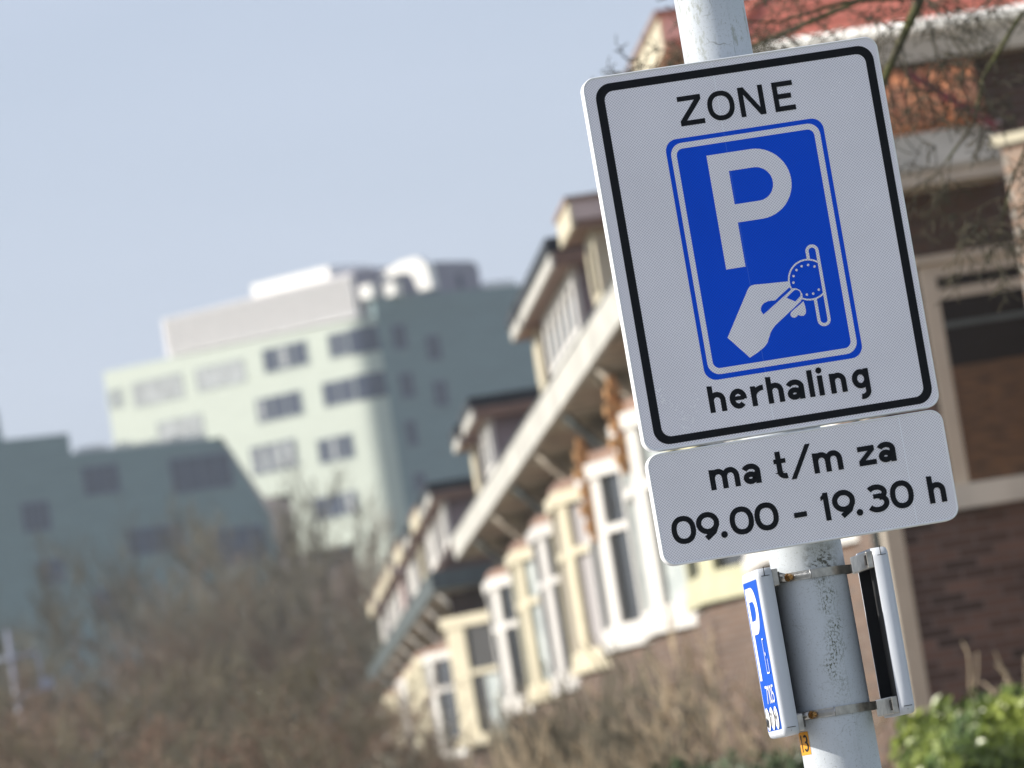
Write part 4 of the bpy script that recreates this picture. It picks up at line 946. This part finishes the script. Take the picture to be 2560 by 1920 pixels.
lowl = [('low1', -1.9, 58, 3.7), ('low2', -.9, 62, 3.95), ('low1', .2, 57, 3.75), ('low2', 1.2, 63, 3.9), ('low1', 2.0, 70, 3.9), ('low2', -2.6, 70, 4.5), ('low1', -.3, 72, 4.6),
        ('low2', .8, 74, 4.6), ('low1', 2.5, 82, 4.4), ('low2', -1.4, 76, 4.7), ('low1', 1.7, 78, 4.4), ('low2', 2.9, 88, 4.3), ('low1', -3.3, 82, 5.0), ('low2', .3, 84, 5.2), ('low1', -1.9, 88, 5.4), ('low2', 1.9, 92, 5.2),
        ('low1', -1.2, 52, 3.2), ('low2', .9, 52, 3.0), ('low1', 3.2, 96, 5.0), ('low2', -.6, 96, 5.6), ('low1', -3.4, 102, 6.3), ('low2', -2.7, 93, 5.7), ('low1', -3.9, 98, 6.0), ('low2', -2.2, 56, 3.6), ('low1', -2.9, 76, 4.9)]
ll = ['low reddish bare tree at the left edge beside the mast foot, foremost row', 'mossy low bare tree just right of the leftmost reddish one, foremost row', 'reddish low bare tree at the middle of the thicket front',
      'mossy low bare tree right of the middle, thicket front', 'reddish low bare tree at the right end of the thicket front', 'mossy low bare tree behind the mast foot at the left edge',
      'reddish low bare tree directly under the tallest forked tree', 'mossy low bare tree in the second row, middle right', 'reddish low bare tree near the shrubs, second row right',
      'mossy low bare tree in the second row, left of centre', 'reddish low bare tree right of centre, second row', 'mossy low bare tree beside the blossoming trees',
      'reddish low bare tree behind the mast, third row', 'mossy low bare tree in the third row, centre', 'taller reddish thicket tree left of centre, third row', 'mossy thicket tree right of centre, third row',
      'nearest reddish low tree, left of the picture bottom', 'nearest mossy low tree, bottom centre', 'reddish low tree touching the farther terrace bays', 'tallest mossy tree of the thicket, behind its centre', 'reddish tree hiding the foot of the mast, rear of the thicket', 'mossy tree just right of the mast foot, rear of the thicket', 'reddish tree cut by the left edge of the picture, rear of the thicket', 'mossy tree cut by the lower left corner of the picture', 'reddish tree in front of the mast, left side of the thicket']
for i, (k, x, y, h_) in enumerate(lowl): plant(k, x, y, h_, ll[i], 'tree', 'low bare trees in the brown thicket')

# blossom trees in front of the far terrace
def blossom(x, y, h_, seed, label):
    a_, b_ = grow(seed, h_, spread=.85, trunk_r=.05, levels=4, nb=(2, 3), minr=.006, upright=.4); normalise((a_, b_), h_)
    t = thing('blossom_tree', label, 'tree', (x, y, 0), 0, 'blossoming trees before the far terrace')
    a_.build('trunk', M['bark'], t); b_.build('crown', M['twig'], t)
    g = random.Random(seed); f = MB()
    for k in range(900):
        v = Vector(g.choice(b_.v)); r = g.uniform(.015, .035)
        ax = Vector((g.gauss(0, 1), g.gauss(0, 1), g.gauss(0, 1))).normalized(); u = ax.orthogonal().normalized()*r; w_ = ax.cross(u)
        f.add([v+u, v+w_, v-u, v-w_, v+ax*r*.5], [(0, 1, 4), (1, 2, 4), (2, 3, 4), (3, 0, 4)])
    f.build('blossom', M['bud'], t)
blossom(3.55, 86, 3.9, 41, 'young tree with pale blossom specks beside the farther bays')
blossom(4.15, 90, 4.3, 42, 'pale blossoming tree closest to the farther terrace bays')
blossom(3.1, 80, 3.4, 43, 'small blossoming tree at the right end of the brown thicket')
# bare garden shrubs in front of the near terrace
gs = [('shrub1', 4.0, 50, 2.95, 'tan leafless garden shrub with tall stems in front of the near terrace brick'),
      ('shrub2', 3.6, 55, 2.75, 'brown leafless garden shrub below the cream bay'), ('shrub1', 3.3, 47, 2.35, 'short tan leafless shrub low beside the post'),
      ('shrub2', 4.5, 58, 3.25, 'twiggy leafless shrub below the white bay'), ('shrub1', 4.3, 66, 3.0, 'tan leafless shrub left of the cream bay sill'),
      ('shrub2', 3.4, 64, 2.5, 'low brown leafless shrub in the middle garden'), ('shrub1', 4.4, 74, 3.3, 'tan leafless shrub below the grey bay'),
      ('shrub2', 4.6, 48.5, 2.8, 'brown leafless shrub close to the lit brick, nearest the post'), ('shrub1', 5.15, 38.0, 2.45, 'tan forked shrub rising from the hedge by the dark end wall'),
      ('shrub2', 3.9, 44, 2.1, 'leafless shrub stub just left of the post'), ('shrub1', 2.95, 56, 2.2, 'low tan shrub at the thicket edge'),
      ('shrub1', 4.75, 53, 3.3, 'tall tan shrub against the brick under the white bay sill'), ('shrub2', 4.6, 62, 3.5, 'dense brown shrub against the brick under the cream bay'),
      ('shrub1', 4.1, 60, 2.9, 'tan shrub standing free before the cream bay'), ('shrub2', 4.1, 70, 3.2, 'brown shrub under the bay left of the cream one'), ('shrub1', 4.9, 46, 2.9, 'thin tan shrub rising just left of the post clamps'),
      ('shrub2', 4.5, 80, 3.4, 'brown shrub at the foot of the last near bays'), ('shrub1', 3.7, 76, 3.0, 'tan shrub right of the blossoming trees')]
for k, x, y, h_, l_ in gs: plant(k, x, y, h_*(1.08 if y > 44 else 1), l_, 'shrub', 'leafless shrubs in the front gardens')

# leafy hedges
def hedge(name, label, x0, x1, y0, y1, ztop, n, seed, m, s0=.035, s1=.075, slope=0.0):
    g = random.Random(seed); f = MB()
    t = thing(name, label, 'hedge', ((x0+x1)/2, (y0+y1)/2, 0))
    cx, cy = (x0+x1)/2, (y0+y1)/2
    for k in range(n):
        x, y = g.uniform(x0, x1), g.uniform(y0, y1)
        bump = .12*math.sin(x*7+y*1.3)+.09*math.sin(x*17+y*5)+.05*math.sin(y*11)
        zt = ztop+slope*(x-x0)+bump; z = zt-abs(g.gauss(0, .28))*1.2; z = max(.1, z)
        r = g.uniform(s0, s1); ax = Vector((g.gauss(-.4, .8), g.gauss(-.5, .8), g.gauss(.7, .6))).normalized()
        u = ax.orthogonal().normalized(); u.rotate(Matrix.Rotation(g.uniform(0, 6.28), 3, ax)); w_ = ax.cross(u); p = Vector((x-cx, y-cy, z))
        f.add([p-u*r, p+w_*r*.55+ax*r*.12, p+u*r, p-w_*r*.55+ax*r*.12], [(0, 1, 2, 3)])
    f.build('foliage', m, t)
    b_ = MB()
    for k in range(40):
        x, y = g.uniform(x0+.1, x1-.1)-cx, g.uniform(y0+.1, y1-.1)-cy
        b_.tube([(x, y, 0), (x+g.gauss(0, .08), y+g.gauss(0, .08), ztop*.5), (x+g.gauss(0, .15), y+g.gauss(0, .15), ztop*.93)], [.02, .013, .005], 5, cap=False)
    b_.build('stems', M['bark'], t)
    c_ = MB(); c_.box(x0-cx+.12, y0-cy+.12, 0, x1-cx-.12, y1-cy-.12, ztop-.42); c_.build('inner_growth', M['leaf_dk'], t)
hedge('hedge', 'sunlit bright green leafy hedge at the lower right under the dark brick wall', 4.55, 6.6, 35.5, 38.5, 1.80, 32000, 51, M['leaf'], .024, .060, slope=.12)
hedge('hedge', 'low dull green hedge behind the post foot, left of the bright hedge', 3.0, 4.6, 44, 47, 1.78, 7000, 52, M['leaf_dk'])
hedge('hedge', 'long low dark green hedge along the gardens below the terrace', 2.5, 4.3, 52, 60, 1.85, 9000, 53, M['leaf_dk'])

# overhanging mossy tree at the upper right (trunk stands outside the frame)
ot = thing('mossy_tree', 'mossy branched leafless tree hanging into the upper right corner', 'tree', (3.95, 20, 0))
lb, tw = MB(), MB(); g = random.Random(77)
def wander(p, d, L, r, lv, n=7, droop=0.0):
    pts = [Vector(p)]; rad = [r]; dd = Vector(d).normalized()
    for i in range(n):
        dd = (dd+Vector((g.gauss(0, .20), g.gauss(0, .20), g.gauss(0, .20)-droop))).normalized(); pts.append(pts[-1]+dd*L/n); rad.append(max(.0021, r*(1-.6*(i+1)/n)))
    (lb if lv < 2 else tw).tube(pts, rad, 7 if lv < 2 else 4, cap=False)
    if lv >= 4: return
    for j in range([0, 5, 6, 5, 0][lv]):
        i = g.randint(1, n-1); az = g.uniform(0, 6.28); o_ = dd.orthogonal().normalized(); o2 = dd.cross(o_)
        nd = dd*.55+(o_*math.cos(az)+o2*math.sin(az))*.85
        wander(pts[i].lerp(pts[i+1], g.random()), nd, L*g.uniform(.38, .6), rad[i]*.5, lv+1, 5, droop*1.1)
lb.tube([(0, 0, 0), (.05, 0, 1.5), (0, .05, 3.0), (-.1, .1, 4.4), (-.1, .1, 6)], [.17, .14, .12, .10, .06], 12)
rel = lambda x, y, z: (x-3.95, y-20, z)
def limb(ctrl, r0, r1, kids, klen, droop=.06):
    pts = [Vector(rel(*c)) for c in ctrl]; n = len(pts); lb.tube(pts, [r0+(r1-r0)*i/(n-1) for i in range(n)], 8, cap=False)
    for k in range(kids):
        i = g.randint(0, n-2); p = pts[i].lerp(pts[i+1], g.random()); dd = (pts[i+1]-pts[i]).normalized()
        az = g.uniform(0, 6.28); o_ = dd.orthogonal().normalized(); o2 = dd.cross(o_)
        wander(p, dd*.5+(o_*math.cos(az)+o2*math.sin(az)), klen*g.uniform(.6, 1.2), r1*.7*g.uniform(.5, .9), 2, 6, droop)
limb([(3.85, 20.1, 4.6), (3.4, 20, 4.62), (3.05, 20, 4.48), (2.90, 19.95, 4.33), (2.79, 19.9, 4.17), (2.66, 19.9, 3.97), (2.55, 19.9, 3.86)], .030, .008, 21, .40)
limb([(3.86, 20.1, 4.2), (3.5, 20.05, 4.28), (3.25, 20, 4.22), (3.08, 20, 4.02), (3.02, 20, 3.86), (2.90, 20, 3.74)], .012, .004, 13, .34)
limb([(3.85, 20.1, 4.5), (3.2, 20.4, 4.55), (2.7, 20.6, 4.42), (2.3, 20.8, 4.34), (2.0, 21, 4.33), (1.83, 21.1, 4.38)], .016, .003, 14, .22, .02)
limb([(2.9, 19.95, 4.33), (2.6, 19.8, 4.33), (2.35, 19.7, 4.28), (2.15, 19.6, 4.30)], .009, .003, 12, .26, .02)
limb([(3.86, 20.1, 3.9), (3.45, 20, 3.95), (3.2, 19.9, 3.78), (3.10, 19.9, 3.62), (3.02, 19.9, 3.42)], .008, .003, 11, .28, .08)
lb.build('limbs', M['moss'], ot); tw.build('twigs', M['bark'], ot)

# ================================================================== HAZE
mb = MB(); mb.box(-700, -40, -1.2, 700, 1000, 60)
hm = bpy.data.materials.new('haze_air'); hm.use_nodes = True; t = hm.node_tree
for n_ in list(t.nodes):
    if n_.type == 'BSDF_PRINCIPLED': t.nodes.remove(n_)
pv = t.nodes.new('ShaderNodeVolumePrincipled'); pv.inputs['Color'].default_value = (.86, .92, 1, 1); pv.inputs['Density'].default_value = .00032; pv.inputs['Anisotropy'].default_value = .2
t.links.new(pv.outputs[0], t.nodes['Material Output'].inputs['Volume'])
tag(mb.build('haze', hm), kind='stuff')
